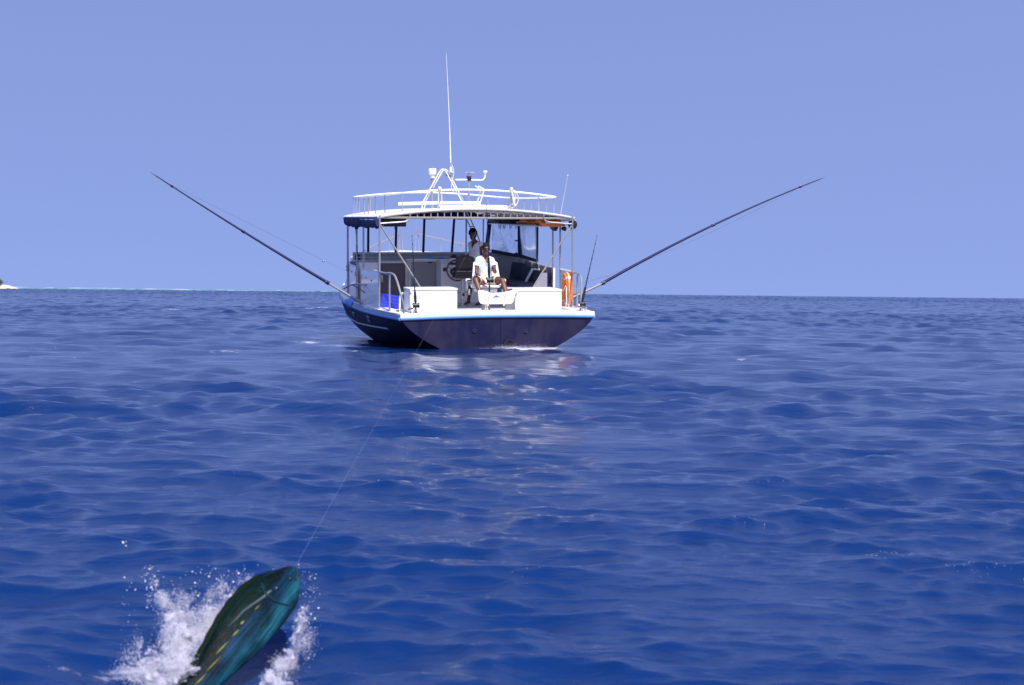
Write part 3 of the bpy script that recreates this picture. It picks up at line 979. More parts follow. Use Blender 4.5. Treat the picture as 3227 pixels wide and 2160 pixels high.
# front: header roll and mesh blind
rolled([(float(x), 7.05, 2.70) for x in np.linspace(-1.7, 1.6, 26)], .085, 'front_roll', 3)
part(boat, 'aft_blind', MB().box((-1.83, 2.25, 2.555), (.66, .03, .19), bev=.01), M['black'])
part(boat, 'blind_strap', MB().box((-1.74, 2.23, 2.56), (.05, .02, .18)), M['navy'])
part(boat, 'blind_strap', MB().box((-1.74, 2.23, 2.44), (.03, .02, .06), Matrix.Rotation(R(20), 3, 'Y')), M['navy'])
# roof posts
def post(x, y, z0, z1, x1=None, r=.021, m='steel', nm='post'):
    return part(boat, nm, MB().tube([(x, y, z0), (x if x1 is None else x1, y, z1)], r, 8), M[m])
post(-2.16, 1.86, .66, 2.70, -2.14)
post(-2.16, 4.0, .66, 2.62, -2.15)
post(-2.165, 4.93, .66, 2.62, -2.16)
post(-2.15, 6.5, .68, 2.62, -2.14, .024)
post(2.16, 1.86, .66, 2.70, 2.14)
post(2.165, 2.80, .66, 2.66, 2.14)
post(2.16, 3.35, .66, 2.66, 2.13)
post(2.15, 4.72, 1.55, 2.66, 2.13, .026)
post(2.09, 6.15, 1.66, 2.64, 2.07, .022)
post(.47, 5.0, 1.6, 2.80, .475, .02)
post(.72, 4.3, 1.9, 2.80, .72, .016)
# helm ladder struts
for dx in (0, .09):
    part(boat, 'ladder_rail', MB().tube([(.30 + dx, 4.6, 2.80), (.52 + dx, 4.5, 2.30), (.62 + dx, 4.45, 2.0)], .014, 6), M['steel'])
part(boat, 'ladder_rung', MB().tube([(.44, 4.55, 2.45), (.54, 4.55, 2.45)], .012, 6), M['steel'])
# navy windscreen mullions
for xt, xb in ((-1.55, -1.56), (-.845, -.868), (-.134, -.165), (.631, .57), (1.56, 1.47)):
    part(boat, 'mullion', MB().box(((xt + xb) / 2, 7.02, 2.19), (.055 if xt < 1 else .10, .04, .87), Matrix.Rotation(math.atan2(xt - xb, .85), 3, 'Y')), M['navy'])
# clear vinyl side screens on the starboard side
def screen(a, b, za, zb_):
    rings = []
    n = 9
    A, B = Vector((*a, 0)), Vector((*b, 0))
    nrm = Vector(((B - A).y, -(B - A).x, 0)).normalized()
    for i in range(n):
        t = i / (n - 1)
        p = A.lerp(B, t)
        z0 = za[0] + (zb_[0] - za[0]) * t
        z1 = za[1] + (zb_[1] - za[1]) * t
        ring = []
        for j in range(7):
            s2 = j / 6
            bul = .025 * math.sin(math.pi * t) * math.sin(math.pi * s2) + .008 * math.sin(t * 11 + s2 * 7)
            ring.append(p + nrm * bul + Vector((0, 0, z0 + (z1 - z0) * s2)))
        rings.append(ring)
    sc = part(boat, 'side_screen', MB().loft(rings, closed_ring=False), M['clear'])
    part(boat, 'screen_hem', MB().prism([A + Vector((0, 0, za[0] - .03)), B + Vector((0, 0, zb_[0] - .03)), B + Vector((0, 0, zb_[0] + .05)), A + Vector((0, 0, za[0] + .07))], nrm * .012), M['cushion'], parent=sc)
    return sc
s1 = screen((1.60, 6.96), (2.06, 6.12), (1.78, 2.50), (1.70, 2.50))
s2 = screen((2.06, 6.08), (2.14, 4.78), (1.70, 2.50), (1.62, 2.48))
part(boat, 'screen_edge', MB().tube([(2.05, 6.04, 2.5), (2.045, 6.0, 2.2), (2.04, 5.9, 1.95), (2.04, 5.85, 1.72)], [.03, .035, .05, .06], 6), M['navy'])
part(boat, 'screen_edge', MB().box((2.145, 4.66, 2.06), (.03, .04, .9)), M['navy'])
for z in (2.47, 2.08, 1.77):
    part(boat, 'clip', MB().box((2.03, 6.18, z), (.06, .07, .035), bev=.008), M['black'])
# overhead rack on the starboard side
rk = part(boat, 'rack', MB().tube([(1.45, 6.7, 2.50), (1.5, 2.6, 2.50)], .014, 6), M['steel'])
part(boat, 'rack_bar', MB().tube([(1.95, 6.7, 2.50), (2.02, 2.0, 2.49)], .014, 6), M['steel'], parent=rk)
for y in (6.6, 5.6, 4.6, 3.6, 2.7):
    part(boat, 'rack_bar', MB().tube([(1.46, y, 2.50), (2.0, y, 2.50)], .010, 6), M['steel'], parent=rk)
part(boat, 'rack_net', MB().box((1.76, 3.6, 2.475), (.5, 2.3, .02)), M['panel'], parent=rk)
rb = part(boat, 'rack_bag', MB().box((1.70, 6.15, 2.60), (.52, 1.0, .17), bev=.05), M['cushion'], parent=rk)
part(boat, 'rack_bag', MB().box((1.72, 5.1, 2.59), (.52, .85, .15), bev=.05), M['navy'], parent=rk)
for i, x in enumerate((1.50, 1.62, 1.78, 1.92)):
    mb = MB().tube([(x, 5.9, 2.5), (x + .01, 5.9, 2.40), (x + .03, 5.9, 2.38), (x + .045, 5.9, 2.42), (x + .04, 5.9, 2.5)], .008, 5)
    part(boat, 'rack_strap', mb, M['navy'], parent=rk)
# corner gussets and diagonal braces
for sgn in (-1, 1):
    g_ = [(sgn * 2.14, 1.87, 2.53), (sgn * 1.8, 1.87, 2.555), (sgn * 1.62, 1.87, 2.57), (sgn * 1.53, 1.87, 2.60), (sgn * 1.49, 1.87, 2.66), (sgn * 1.485, 1.87, 2.76)]
    part(boat, 'gusset_tube', MB().tube(smooth_curve(g_, 4), .018, 8), M['steel'])
    part(boat, 'brace', MB().tube([(sgn * 2.12, 1.87, 2.49), (sgn * .90, 1.87, .60)], .018, 8), M['tube'])
# stern quarter rails
for sgn in (-1, 1):
    if sgn < 0:
        p = [(-2.15, 1.86, 1.505), (-2.13, 1.3, 1.50), (-2.10, .72, 1.52), (-2.08, .35, 1.46), (-2.05, .02, 1.2), (-2.0, -.02, .95), (-1.97, .03, .72)]
    else:
        p = [(2.15, 1.86, 1.465), (2.12, 1.35, 1.455), (2.11, 1.22, 1.45), (2.10, 1.1, 1.41), (2.08, 1.0, 1.28), (2.06, .93, 1.0), (2.05, .88, .71)]
    qr = part(boat, 'quarter_rail', MB().tube(smooth_curve(p, 5), .022, 8), M['steel'])
    y, z = (.93, 1.50) if sgn < 0 else (1.34, 1.45)
    part(boat, 'rail_post', MB().tube([(sgn * 2.1, y, z), (sgn * 2.1, y, .68)], .020, 8), M['steel'], parent=qr)
    part(boat, 'kick_rail', MB().tube([(sgn * 2.12, 1.86, .75), (sgn * 2.1, y, .74)], .014, 6), M['steel'], parent=qr)
# white hoop beside the port box
part(boat, 'hoop', MB().tube(smooth_curve([(-1.87, 1.0, .68), (-1.87, 1.0, .95), (-1.84, 1.0, 1.07), (-1.78, 1.0, 1.10), (-1.72, 1.0, 1.06), (-1.69, 1.0, .93), (-1.69, 1.0, .66)], 5), .022, 8), M['whitetube'])
# stern cleats
for cx, cy in ((-1.78, .12), (1.9, .25)):
    cl = part(boat, 'cleat', MB().box((cx, cy, .728), (.11, .06, .02)), M['steel'])
    for dx in (-.035, .035):
        part(boat, 'cleat_horn', MB().tube([(cx + dx * .6, cy, .73), (cx + dx * 1.7, cy, .81)], [.018, .022], 7), M['steel'], parent=cl)
part(boat, 'cleat', MB().tube([(-1.95, .95, .73), (-1.95, .70, .75)], .016, 6), M['black'])
# bench on the starboard side
part(boat, 'bench', MB().box((1.72, 4.55, .84), (.80, 3.1, .44)), M['offwhite'])
part(boat, 'bench_seat', MB().box((1.68, 4.6, 1.10), (.80, 3.0, .09), bev=.03), M['cushion'])
for y0, y1, zt in ((5.45, 6.35, 1.53), (4.55, 5.42, 1.47), (3.25, 4.25, 1.40)):
    part(boat, 'bench_back', MB().box((1.98, (y0 + y1) / 2, (zt + 1.13) / 2), (.12, y1 - y0, zt - 1.10), Matrix.Rotation(R(10), 3, 'Y'), bev=.03), M['cushion'])
part(boat, 'bench_divider', MB().prism([(1.75, 4.38, 1.12), (1.93, 4.38, 1.46), (2.12, 4.38, 1.46), (2.12, 4.38, 1.42), (1.96, 4.38, 1.42), (1.80, 4.38, 1.12)], (0, .05, 0)), M['white'])
part(boat, 'bench_end', MB().prism([(1.42, 2.98, .66), (1.58, 2.98, 1.08), (1.76, 2.98, 1.415), (1.90, 2.98, 1.415), (1.90, 2.98, .66)], (0, .06, 0)), M['white'], smooth=False)

# ---- roof top
def sup(t, a=1.95, b=2.35, cy=4.95, n=3.2):
    c, s = math.cos(t), math.sin(t)
    return (a * math.copysign(abs(c) ** (2 / n), c), cy + b * math.copysign(abs(s) ** (2 / n), s))
RPL = [(1.97, 2.62), (1.99, 3.4), (1.97, 4.6), (1.93, 5.8), (1.72, 6.7), (1.2, 7.2), (.4, 7.35), (-.5, 7.35), (-1.3, 7.25), (-1.85, 7.15), (-1.95, 6.6), (-1.96, 5.6),
       (-1.94, 4.6), (-1.86, 3.7), (-1.66, 2.95), (-1.25, 2.66), (-.5, 2.6), (.4, 2.6), (1.2, 2.6), (1.85, 2.58)]
P = [(p.x, p.y, roof_z(p.x) + .40) for p in smooth_curve([(x, y, 0) for x, y in RPL], 4, closed=True)]
NR = len(P)
tr_ = part(boat, 'top_rail', MB().tube(P, .019, 8, closed=True), M['whitetube'], parent=roof)
ss, acc = [], 0
cum = [0]
for i in range(NR):
    cum.append(cum[-1] + (Vector(P[(i + 1) % NR]) - Vector(P[i])).length)
for k in range(26):
    d = cum[-1] * (k + .3) / 26
    i = int(np.searchsorted(cum, d)) - 1
    p = Vector(P[i])
    if abs(p.x) < 1.0:
        continue
    part(boat, 'stanchion', MB().tube([p, (p.x, p.y, roof_z(p.x) - .01)], .013, 6), M['steel'], parent=roof)
for x in (-.69, .94):
    part(boat, 'stanchion', MB().tube([(x, 2.62, roof_z(x) + .40), (x, 2.62, roof_z(x) - .01)], .020, 7), M['steel'], parent=roof)
# A shaped arch of two bent tubes
for dx, dy in ((0, 3.45), (.085, 3.6)):
    p = [(-.92 + dx, dy, roof_z(.9) - .01), (-.88 + dx, dy, 3.02), (-.52 + dx, dy, 3.66), (-.48 + dx, dy, 3.72), (-.43 + dx, dy, 3.745), (-.38 + dx, dy, 3.72), (-.34 + dx, dy, 3.65), (.03 + dx, dy, 2.98), (.09 + dx, dy, roof_z(.1) - .01)]
    part(boat, 'arch_tube', MB().tube(p, .0145, 7), M['whitetube'], parent=roof)
part(boat, 'arch_clamp', MB().box((-.30, 3.5, 3.60), (.10, .08, .05), Matrix.Rotation(R(25), 3, 'Y'), bev=.01), M['black'], parent=roof)
# white spars lying on the roof rack
part(boat, 'roof_spar', MB().tube([(-1.50, 3.2, 2.955), (-.6, 3.2, 2.985), (.36, 3.2, 2.99)], .035, 8), M['whitetube'], parent=roof)
part(boat, 'roof_spar', MB().tube([(-.7, 2.75, 2.885), (.3, 2.75, 2.905), (.94, 2.75, 2.90)], .038, 8), M['white'], parent=roof)
part(boat, 'roof_vent', MB().box((.06, 3.4, 2.93), (.05, .05, .12)), M['white'], parent=roof)
# boarding ladder on the roof
for dx, dy in ((0, 3.5), (.085, 3.55)):
    mb = MB().tube([(.325 + dx, dy, 3.375), (.455 + dx, dy, 3.31), (.462 + dx, dy, 3.28), (.34 + dx, dy, 2.88)], .014, 6)
    part(boat, 'ladder_rail', mb, M['whitetube'], parent=roof)
for z in (3.0, 3.15):
    xx = .34 + (z - 2.88) / .4 * .122
    part(boat, 'ladder_rung', MB().tube([(xx, 3.5, z), (xx + .085, 3.55, z)], .011, 6), M['whitetube'], parent=roof)
# coiled ropes on the two aft stanchions
def rope_hoop(x, y, z0, z1, w, nm='rope_coil'):
    p = [(x, y, z1), (x + w * .7, y, z1 - .05), (x + w, y, (z0 + z1) / 2), (x + w * .7, y, z0 + .08), (x, y, z0)]
    part(boat, nm, MB().tube(smooth_curve(p, 6), .012, 6), M['cream'], parent=roof)
rope_hoop(.95, 2.6, 2.87, 3.28, .15)
rope_hoop(.95, 2.58, 2.95, 3.27, .08)
rope_hoop(-.68, 2.6, 2.88, 3.28, .04)
rope_hoop(-.69, 2.58, 2.9, 3.27, -.03)
part(boat, 'rope_bundle', MB().tube(smooth_curve([(.92, 2.56, 3.30), (.96, 2.55, 3.15), (1.0, 2.56, 2.98), (1.02, 2.58, 2.92)], 5), .022, 6), M['cream'], parent=roof)
for x in (-.69, .94):
    part(boat, 'rope_knot', MB().ball((x, 2.58, 3.29), (.045, .04, .05), 8, 6), M['cream'], parent=roof)

# ------------------------------------------------------------------ antennas on the roof
t = thing('satellite_antenna', 'white drum shaped antenna on a short pole left of the roof arch', 'antenna', (-.67, 3.5, 3.28))
part(t, 'pole', MB().tube([(-.67, 3.5, 2.86), (-.67, 3.5, 3.56)], .028, 8), M['steel'])
part(t, 'bracket', MB().tube([(-.725, 3.5, 3.30), (-.725, 3.5, 3.46)], .014, 6), M['steel'])
n_ = 20
prof = [(.055, 3.54), (.062, 3.56), (.05, 3.60), (.055, 3.622), (.088, 3.63), (.09, 3.66), (.09, 3.745), (.082, 3.757), (.0, 3.758)]
part(t, 'drum', MB().loft([[(-.664 + r_ * math.cos(a), 3.5 + r_ * math.sin(a), z) for a in np.linspace(0, 2 * math.pi, n_, endpoint=False)] for r_, z in prof]), M['white'])
t = thing('whip_antenna', 'tall thin white whip antenna rising above the boat roof', 'antenna', (-.235, 3.5, 3.45))
part(t, 'mount', MB().tube([(-.235, 3.5, 3.42), (-.234, 3.5, 3.67)], .017, 8), M['steel'])
part(t, 'mount_plate', MB().box((-.225, 3.5, 3.68), (.09, .06, .014)), M['white'])
part(t, 'base_fitting', MB().tube([(-.235, 3.5, 3.685), (-.237, 3.5, 3.72), (-.238, 3.5, 3.80)], [.028, .036, .022], 10), M['white'])
part(t, 'ferrule', MB().tube([(-.238, 3.5, 3.80), (-.240, 3.5, 3.89)], .013, 8), M['alu'])
part(t, 'whip', MB().tube([(-.240, 3.5, 3.89), (-.26, 3.5, 4.5), (-.30, 3.5, 5.4), (-.347, 3.5, 6.33)], [.017, .014, .010, .005], 8), M['whitetube'])
part(t, 'cable', MB().tube(smooth_curve([(-.225, 3.47, 3.85), (-.185, 3.47, 3.75), (-.18, 3.47, 3.62), (-.225, 3.46, 3.45), (-.23, 3.46, 3.32), (-.17, 3.46, 3.2)], 6), .007, 5), M['whitetube'])
t = thing('antenna_mast', 'steel mast with side arm and white mushroom antenna on the roof', 'mast', (.135, 3.3, 2.87))
part(t, 'pole', MB().tube([(.135, 3.3, 2.85), (.134, 3.3, 3.67)], .027, 10), M['steel'])
part(t, 'top_plate', MB().box((.15, 3.3, 3.676), (.21, .10, .012)), M['alu'])
part(t, 'clamp', MB().box((.137, 3.3, 3.54), (.095, .09, .11), bev=.012), M['black'])
part(t, 'arm', MB().tube(smooth_curve([(-.18, 3.28, 3.505), (.1, 3.28, 3.508), (.41, 3.28, 3.505), (.47, 3.28, 3.525), (.50, 3.28, 3.57), (.508, 3.28, 3.65)], 5), .017, 8), M['whitetube'])
prof = [(.014, 3.63), (.02, 3.65), (.045, 3.675), (.05, 3.69), (.05, 3.705), (.035, 3.716), (.0, 3.718)]
part(t, 'mushroom', MB().loft([[(.51 + r_ * math.cos(a), 3.28 + r_ * math.sin(a), z) for a in np.linspace(0, 2 * math.pi, 16, endpoint=False)] for r_, z in prof]), M['white'])
t = thing('stick_antenna', 'short thin grey stick aerial at the starboard edge of the roof', 'antenna', (2.18, 3.0, 2.7))
part(t, 'stick', MB().tube([(2.20, 3.0, 2.68), (2.29, 3.0, 3.15), (2.37, 3.0, 3.62)], [.012, .011, .008], 7), M['alu'])
part(t, 'tip', MB().ball((2.371, 3.0, 3.625), .016, 8, 6), M['white'])
part(t, 'bracket', MB().box((2.19, 3.0, 2.69), (.07, .06, .05), bev=.01), M['alu'])

# ------------------------------------------------------------------ outriggers
def outrigger(label, base, joint, tip, bow, sgn):
    t = thing('outrigger', label, 'outrigger', base, 'outrigger poles on the two sides of the boat')
    b, j, e = Vector(base), Vector(joint), Vector(tip)
    part(t, 'base_tube', MB().tube([b, j], [.034, .026], 10), M['steel'])
    st = b + Vector((sgn * -.02, .55 if sgn < 0 else .35, .04))
    part(t, 'stay_tube', MB().tube([st, b.lerp(j, .82)], .017, 8), M['steel'])
    part(t, 'foot', MB().box(b + Vector((0, 0, -.02)), (.12, .14, .06), bev=.015), M['steel'])
    part(t, 'collar', MB().tube([j - (j - b).normalized() * .05, j + (j - b).normalized() * .06], .038, 10), M['steel'])
    pts = []
    n = 22
    for i in range(n + 1):
        s = i / n
        p = j.lerp(e, s) + Vector((0, 0, bow * 4 * s * (1 - s)))
        pts.append(p)
    part(t, 'pole', MB().tube(pts, [.036 - .024 * (i / n) for i in range(n + 1)], 10), M['bluerod'])
    d = (pts[-1] - pts[-3]).normalized()
    part(t, 'pole_tip', MB().tube([pts[-1] - d * .05, pts[-1] + d * .16], [.0115, .003], 8), M['bluerod'])
    for s in (.03, .5, .92):
        k = int(s * n)
        part(t, 'guide', MB().tube([pts[k] - d * .03, pts[k] + d * .05], .036 - .024 * s + .010, 8), M['blackrod'])
        part(t, 'guide_ring', MB().ball(pts[k] + Vector((0, -.02, .03)), .018, 8, 5), M['steel'])
    # halyard from the tip region back to the rail
    a0 = pts[int(.92 * n)]
    lp = []
    end = b + Vector((-sgn * .12, -.25, .55 if sgn < 0 else .30))
    knot = j + (j - b) * .12 + Vector((0, 0, .42 if sgn < 0 else .12))
    for i in range(13):
        s = i / 12
        lp.append(a0.lerp(knot, s) + Vector((0, 0, -.10 * math.sin(math.pi * s) if sgn > 0 else .02)))
    lp += [knot.lerp(end, .5), end]
    part(t, 'halyard', MB().tube(lp, .0017, 5), M['blackrod'])
    part(t, 'swivel', MB().ball(knot, (.03, .025, .022), 8, 5), M['steel'])
    return t
outrigger('long dark outrigger pole slanting up to the left from the port side', (-2.22, 3.6, .70), (-3.02, 3.6, 1.195), (-6.70, 3.6, 3.52), -.03, -1)
outrigger('long dark outrigger pole slanting up to the right from the starboard side', (2.24, 3.0, .72), (3.236, 3.0, 1.167), (8.65, 3.0, 3.60), .12, 1)
# bent steel guide arm and black rod on the port side panel
part(boat, 'guide_arm', MB().tube(smooth_curve([(-2.46, 5.0, .98), (-2.38, 4.6, 1.08), (-2.30, 4.2, 1.13), (-2.24, 3.6, 1.15), (-2.19, 3.4, 1.15)], 5), .018, 7), M['steel'])
part(boat, 'guide_arm', MB().tube([(-2.34, 4.5, 1.10), (-2.26, 3.2, 1.0)], .013, 6), M['black'])

# ------------------------------------------------------------------ boxes, crate, cloth
def fish_box(label, x0, x1, y0, y1, z0, z1, tilt=0):
    t = thing('storage_box', label, 'storage box', ((x0 + x1) / 2, (y0 + y1) / 2, z0), 'white boxes on the stern')
    xc, yc = (x0 + x1) / 2, (y0 + y1) / 2
    part(t, 'body', MB().box((xc, yc, (z0 + z1 - .05) / 2), (x1 - x0, y1 - y0, z1 - z0 - .05), bev=.018), M['white'])
    part(t, 'lid', MB().box((xc, yc, z1 - .024), (x1 - x0 + .016, y1 - y0 + .016, .045), bev=.014), M['white'])
    for dx in (-.06, .06):
        part(t, 'latch_mark', MB().box((xc + dx, y0 - .003, z1 - .13), (.05, .008, .012)), M['offwhite'])
    part(t, 'hinge', MB().box((x0 + .02, y0 - .015, z1 - .05), (.05, .03, .07), bev=.006), M['white'])
    return t
fish_box('square white box left of the gap on the stern', -1.79, -.79, .36, 1.0, .63, 1.225)
part(boat, 'drain_plug', MB().tube([(-1.80, .30, .80), (-1.80, .345, .80)], .025, 8), M['black'])
fish_box('wider white box right of the seated angler on the stern', .445, 1.45, .36, 1.25, .63, 1.185)
t = thing('crate', 'bright blue plastic crate leaning behind the port rail', 'crate', (-1.83, 2.6, .62))
Rc = Matrix.Rotation(R(9), 3, 'Y')
cc = Vector((-1.83, 2.6, .80))
def cw(x, y, z):
    return cc + Rc @ Vector((x, y, z))
for nm, dx, dy, sx, sy in (('side', 0, -.15, .36, .02), ('side', 0, .15, .36, .02), ('side', -.18, 0, .02, .30), ('side', .18, 0, .02, .30)):
    part(t, nm, MB().box(cw(dx, dy, 0), (sx, sy, .36), Rc), M['bluecrate'])
part(t, 'bottom', MB().box(cw(0, 0, -.17), (.35, .29, .02), Rc), M['bluecrate'])
for dz in (-.14, -.07, 0, .07, .16):
    part(t, 'rib', MB().box(cw(0, -.165, dz), (.37, .012, .016 if dz < .15 else .03), Rc), M['bluecrate'])
for dx in (-.12, -.06, 0, .06, .12):
    part(t, 'rib', MB().box(cw(dx, -.163, 0), (.012, .008, .34), Rc), M['bluecrate'])
mb = MB()
rings = []
for i in range(9):
    y = 4.55 + i * .11
    w = 1 - .5 * abs(i - 4) / 4 + .1 * math.sin(i * 2.3)
    b = beam(y)
    zt = sheer(y) + .108
    rings.append([(-b + .22 * w, y, zt), (-b + .05, y + .02, zt + .02 + .01 * (i % 2)), (-b - .05, y, zt - .01), (-b - .060 - .01 * (i % 2), y, zt - .06), (-b - .058, y + .02, zt - .10 - .06 * w)])
mb.loft(rings, closed_ring=False)
me_ = mb.mesh('cloth', M['bluecloth'])
o = bpy.data.objects.new('cloth', me_)
COL.objects.link(o)
o.matrix_world = BOAT
o['label'] = 'blue cloth draped over the port gunwale beside the outrigger foot'
o['category'] = 'cloth'
md = o.modifiers.new('solid', 'SOLIDIFY')
md.thickness = .012

# ------------------------------------------------------------------ lifebuoy, life jackets
t = thing('lifebuoy', 'orange ring lifebuoy hung on the starboard panel above the stern', 'lifebuoy', (2.10, 2.02, 1.06))
n1 = 40
def buoy_pt(a, rr=.0):
    return Vector((2.075, 2.02 + (.165 + rr) * math.cos(a), 1.06 + (.325 + rr) * math.sin(a)))
part(t, 'ring', MB().tube([buoy_pt(a) for a in np.linspace(0, 2 * math.pi, n1, endpoint=False)], .080, 12, closed=True), M['orange'])
for a in (R(62), R(128), R(-52), R(-128)):
    part(t, 'tape', MB().tube([buoy_pt(a + d) for d in (-.1, -.05, 0, .05, .1)], .0825, 12, cap=False), M['tape'])
rp = []
for a in np.linspace(0, 2 * math.pi, 49):
    a = float(a)
    bul = .085 + .035 * abs(math.sin(2 * a))
    rp.append(buoy_pt(a, bul) + Vector((-.03, -.02, 0)))
part(t, 'grab_rope', MB().tube(rp[:-1], .007, 6, closed=True), M['whitetube'])
part(t, 'rope_tail', MB().tube(smooth_curve([(2.0, 1.82, 1.14), (1.985, 1.78, 1.0), (1.99, 1.76, .82), (1.97, 1.8, .68)], 5), .010, 6), M['whitetube'])
part(t, 'rope_tail', MB().tube([(1.98, 1.8, 1.17), (1.96, 1.95, 1.05)], .011, 6), M['whitetube'])
def jacket(label, y0, y1, seed, patches):
    t = thing('life_jacket', label, 'life jacket', (1.78, (y0 + y1) / 2, 2.49), 'life jackets stowed in the roof rack')
    rings = []
    rr = random.Random(seed)
    for i in range(12):
        s = i / 11
        y = y0 + (y1 - y0) * s
        h = .19 * (.75 + .25 * math.sin(s * math.pi)) * rr.uniform(.9, 1.05)
        rings.append([(1.78 + .24 * math.cos(a) * rr.uniform(.94, 1.05), y, 2.465 + h / 2 + h / 2 * math.sin(a) * rr.uniform(.9, 1.05)) for a in np.linspace(0, 2 * math.pi, 14, endpoint=False)])
    part(t, 'foam_body', MB().loft(rings), M['redorange'])
    part(t, 'collar', MB().tube(smooth_curve([(1.58, y0 + .1, 2.53), (1.54, (y0 + y1) / 2, 2.60), (1.60, y1 - .1, 2.55)], 5), .045, 8), M['redorange'])
    for dx, dz, w in patches:
        part(t, 'reflective_patch', MB().box((1.78 + dx, y0 - .015, 2.57 + dz), (w, .02, .06), bev=.006), M['tape'])
    part(t, 'belt', MB().tube([(1.5, y0 + .15, 2.58), (1.5, y1 - .1, 2.55)], .012, 6), M['gold'])
    return t
jacket('crumpled orange life jacket in the roof rack, nearer the window screens', 3.15, 4.3, 3, ())
jacket('orange life jacket with two silver patches in the roof rack above the gate', 2.0, 3.0, 9, ((-.17, -.01, .10), (.16, -.02, .10)))

# ------------------------------------------------------------------ helm seat
t = thing('helm_seat', 'black vinyl swivel helm seat on a steel pedestal before the wheel', 'seat', (.07, 3.65, .62))
part(t, 'base_plate', MB().tube([(.075, 3.65, .62), (.075, 3.65, .645)], .13, 20), M['steel'])
part(t, 'pedestal', MB().tube([(.075, 3.65, .64), (.075, 3.65, 1.27)], .037, 12), M['steel'])
part(t, 'pedestal_sleeve', MB().tube([(.075, 3.65, .82), (.075, 3.65, .99)], .048, 12), M['alu'])
part(t, 'clamp_knob', MB().ball((.085, 3.60, .90), (.03, .025, .04), 10, 6), M['black'])
part(t, 'foot_ring', MB().tube([(.075 + .13 * math.cos(a), 3.65 + .13 * math.sin(a), .955) for a in np.linspace(0, 2 * math.pi, 20, endpoint=False)], .009, 6, closed=True), M['steel'])
part(t, 'seat_pan', MB().box((.085, 3.66, 1.31), (.42, .40, .075), bev=.03), M['vinyl'])
part(t, 'seat_cushion', MB().box((.085, 3.66, 1.375), (.40, .38, .07), bev=.03), M['vinyl'])
rings = []
for i in range(9):
    s = i / 8
    z = 1.47 + .28 * s
    w = .20 * (1 if .1 < s < .9 else .93)
    yy = 3.50 - .06 * s
    rings.append([(.09 + w * math.copysign(abs(math.cos(a)) ** .5, math.cos(a)), yy + .045 * math.sin(a) + .03 * (1 - abs(math.cos(a))), z) for a in np.linspace(0, 2 * math.pi, 20, endpoint=False)])
bk_ = part(t, 'backrest', MB().loft(rings), M['vinyl'])
part(t, 'back_frame', MB().tube([(.09 + .205 * math.copysign(abs(math.cos(a)) ** .4, math.cos(a)), 3.455, 1.61 + .15 * math.copysign(abs(math.sin(a)) ** .4, math.sin(a))) for a in np.linspace(0, 2 * math.pi, 32, endpoint=False)], .024, 7, closed=True), M['black'], parent=bk_)
part(t, 'back_emblem', MB().tube([(.10, 3.405, 1.62), (.10, 3.40, 1.62)], .035, 18), M['black'], parent=bk_)
for x in (-.125, .30):
    arm = [(x * 1.0, 3.52, 1.50), (x - .04 * (1 if x < 0 else -1), 3.62, 1.47), (x - .05 * (1 if x < 0 else -1), 3.72, 1.42), (x * .9, 3.70, 1.33)]
    part(t, 'armrest', MB().tube(smooth_curve(arm, 4), .034, 8), M['vinyl'])
    part(t, 'side_wing', MB().prism([(x, 3.50, 1.34), (x, 3.49, 1.52), (x, 3.62, 1.48), (x, 3.74, 1.36)], (.03, 0, 0)), M['vinyl'])

# ------------------------------------------------------------------ fishing chair
CHAIR = BOAT @ Matrix.Translation((-.128, -.47, .024))
t = thing('fishing_chair', 'white fighting chair with footrest board on the open stern deck', 'chair', (.13, 1.6, .62), frame=CHAIR)
part(t, 'pedestal', MB().tube([(.13, 1.6, .60), (.13, 1.6, 1.08)], [.10, .07], 14), M['alu'])
part(t, 'base_flange', MB().tube([(.13, 1.6, .596), (.13, 1.6, .63)], .19, 18), M['alu'])
part(t, 'seat', MB().box((.12, 1.56, 1.20), (.62, .56, .055), bev=.02), M['white'])
part(t, 'seat_apron', MB().box((.12, 1.36, 1.125), (.50, .08, .075), bev=.02), M['white'])
part(t, 'backrest', MB().prism([(-.17, 1.90, 1.20), (-.135, 1.97, 1.68), (-.06, 1.98, 1.74), (.30, 1.98, 1.74), (.38, 1.97, 1.68), (.46, 1.90, 1.20)], (0, .045, 0)), M['white'])
for sgn, xx in ((-1, -.25), (1, .50)):
    a = part(t, 'armrest', MB().box((xx, 1.58, 1.325), (.10, .50, .045), bev=.015), M['white'])
    part(t, 'arm_panel', MB().box((xx + sgn * .02, 1.60, 1.22), (.03, .42, .17), bev=.01), M['white'], parent=a)
    part(t, 'arm_bracket', MB().box((xx + sgn * -.03, 1.40, 1.08), (.035, .04, .12)), M['cream'], parent=a)
part(t, 'arm_pad', MB().box((-.22, 1.30, 1.33), (.10, .06, .03), bev=.01), M['black'])
part(t, 'gimbal', MB().tube([(.115, 1.22, .98), (.115, 1.22, 1.09)], .035, 10), M['alu'])
for x in (-.01, .27):
    part(t, 'leg_support', MB().box((x, 1.33, .98), (.05, .05, .24)), M['alu'])
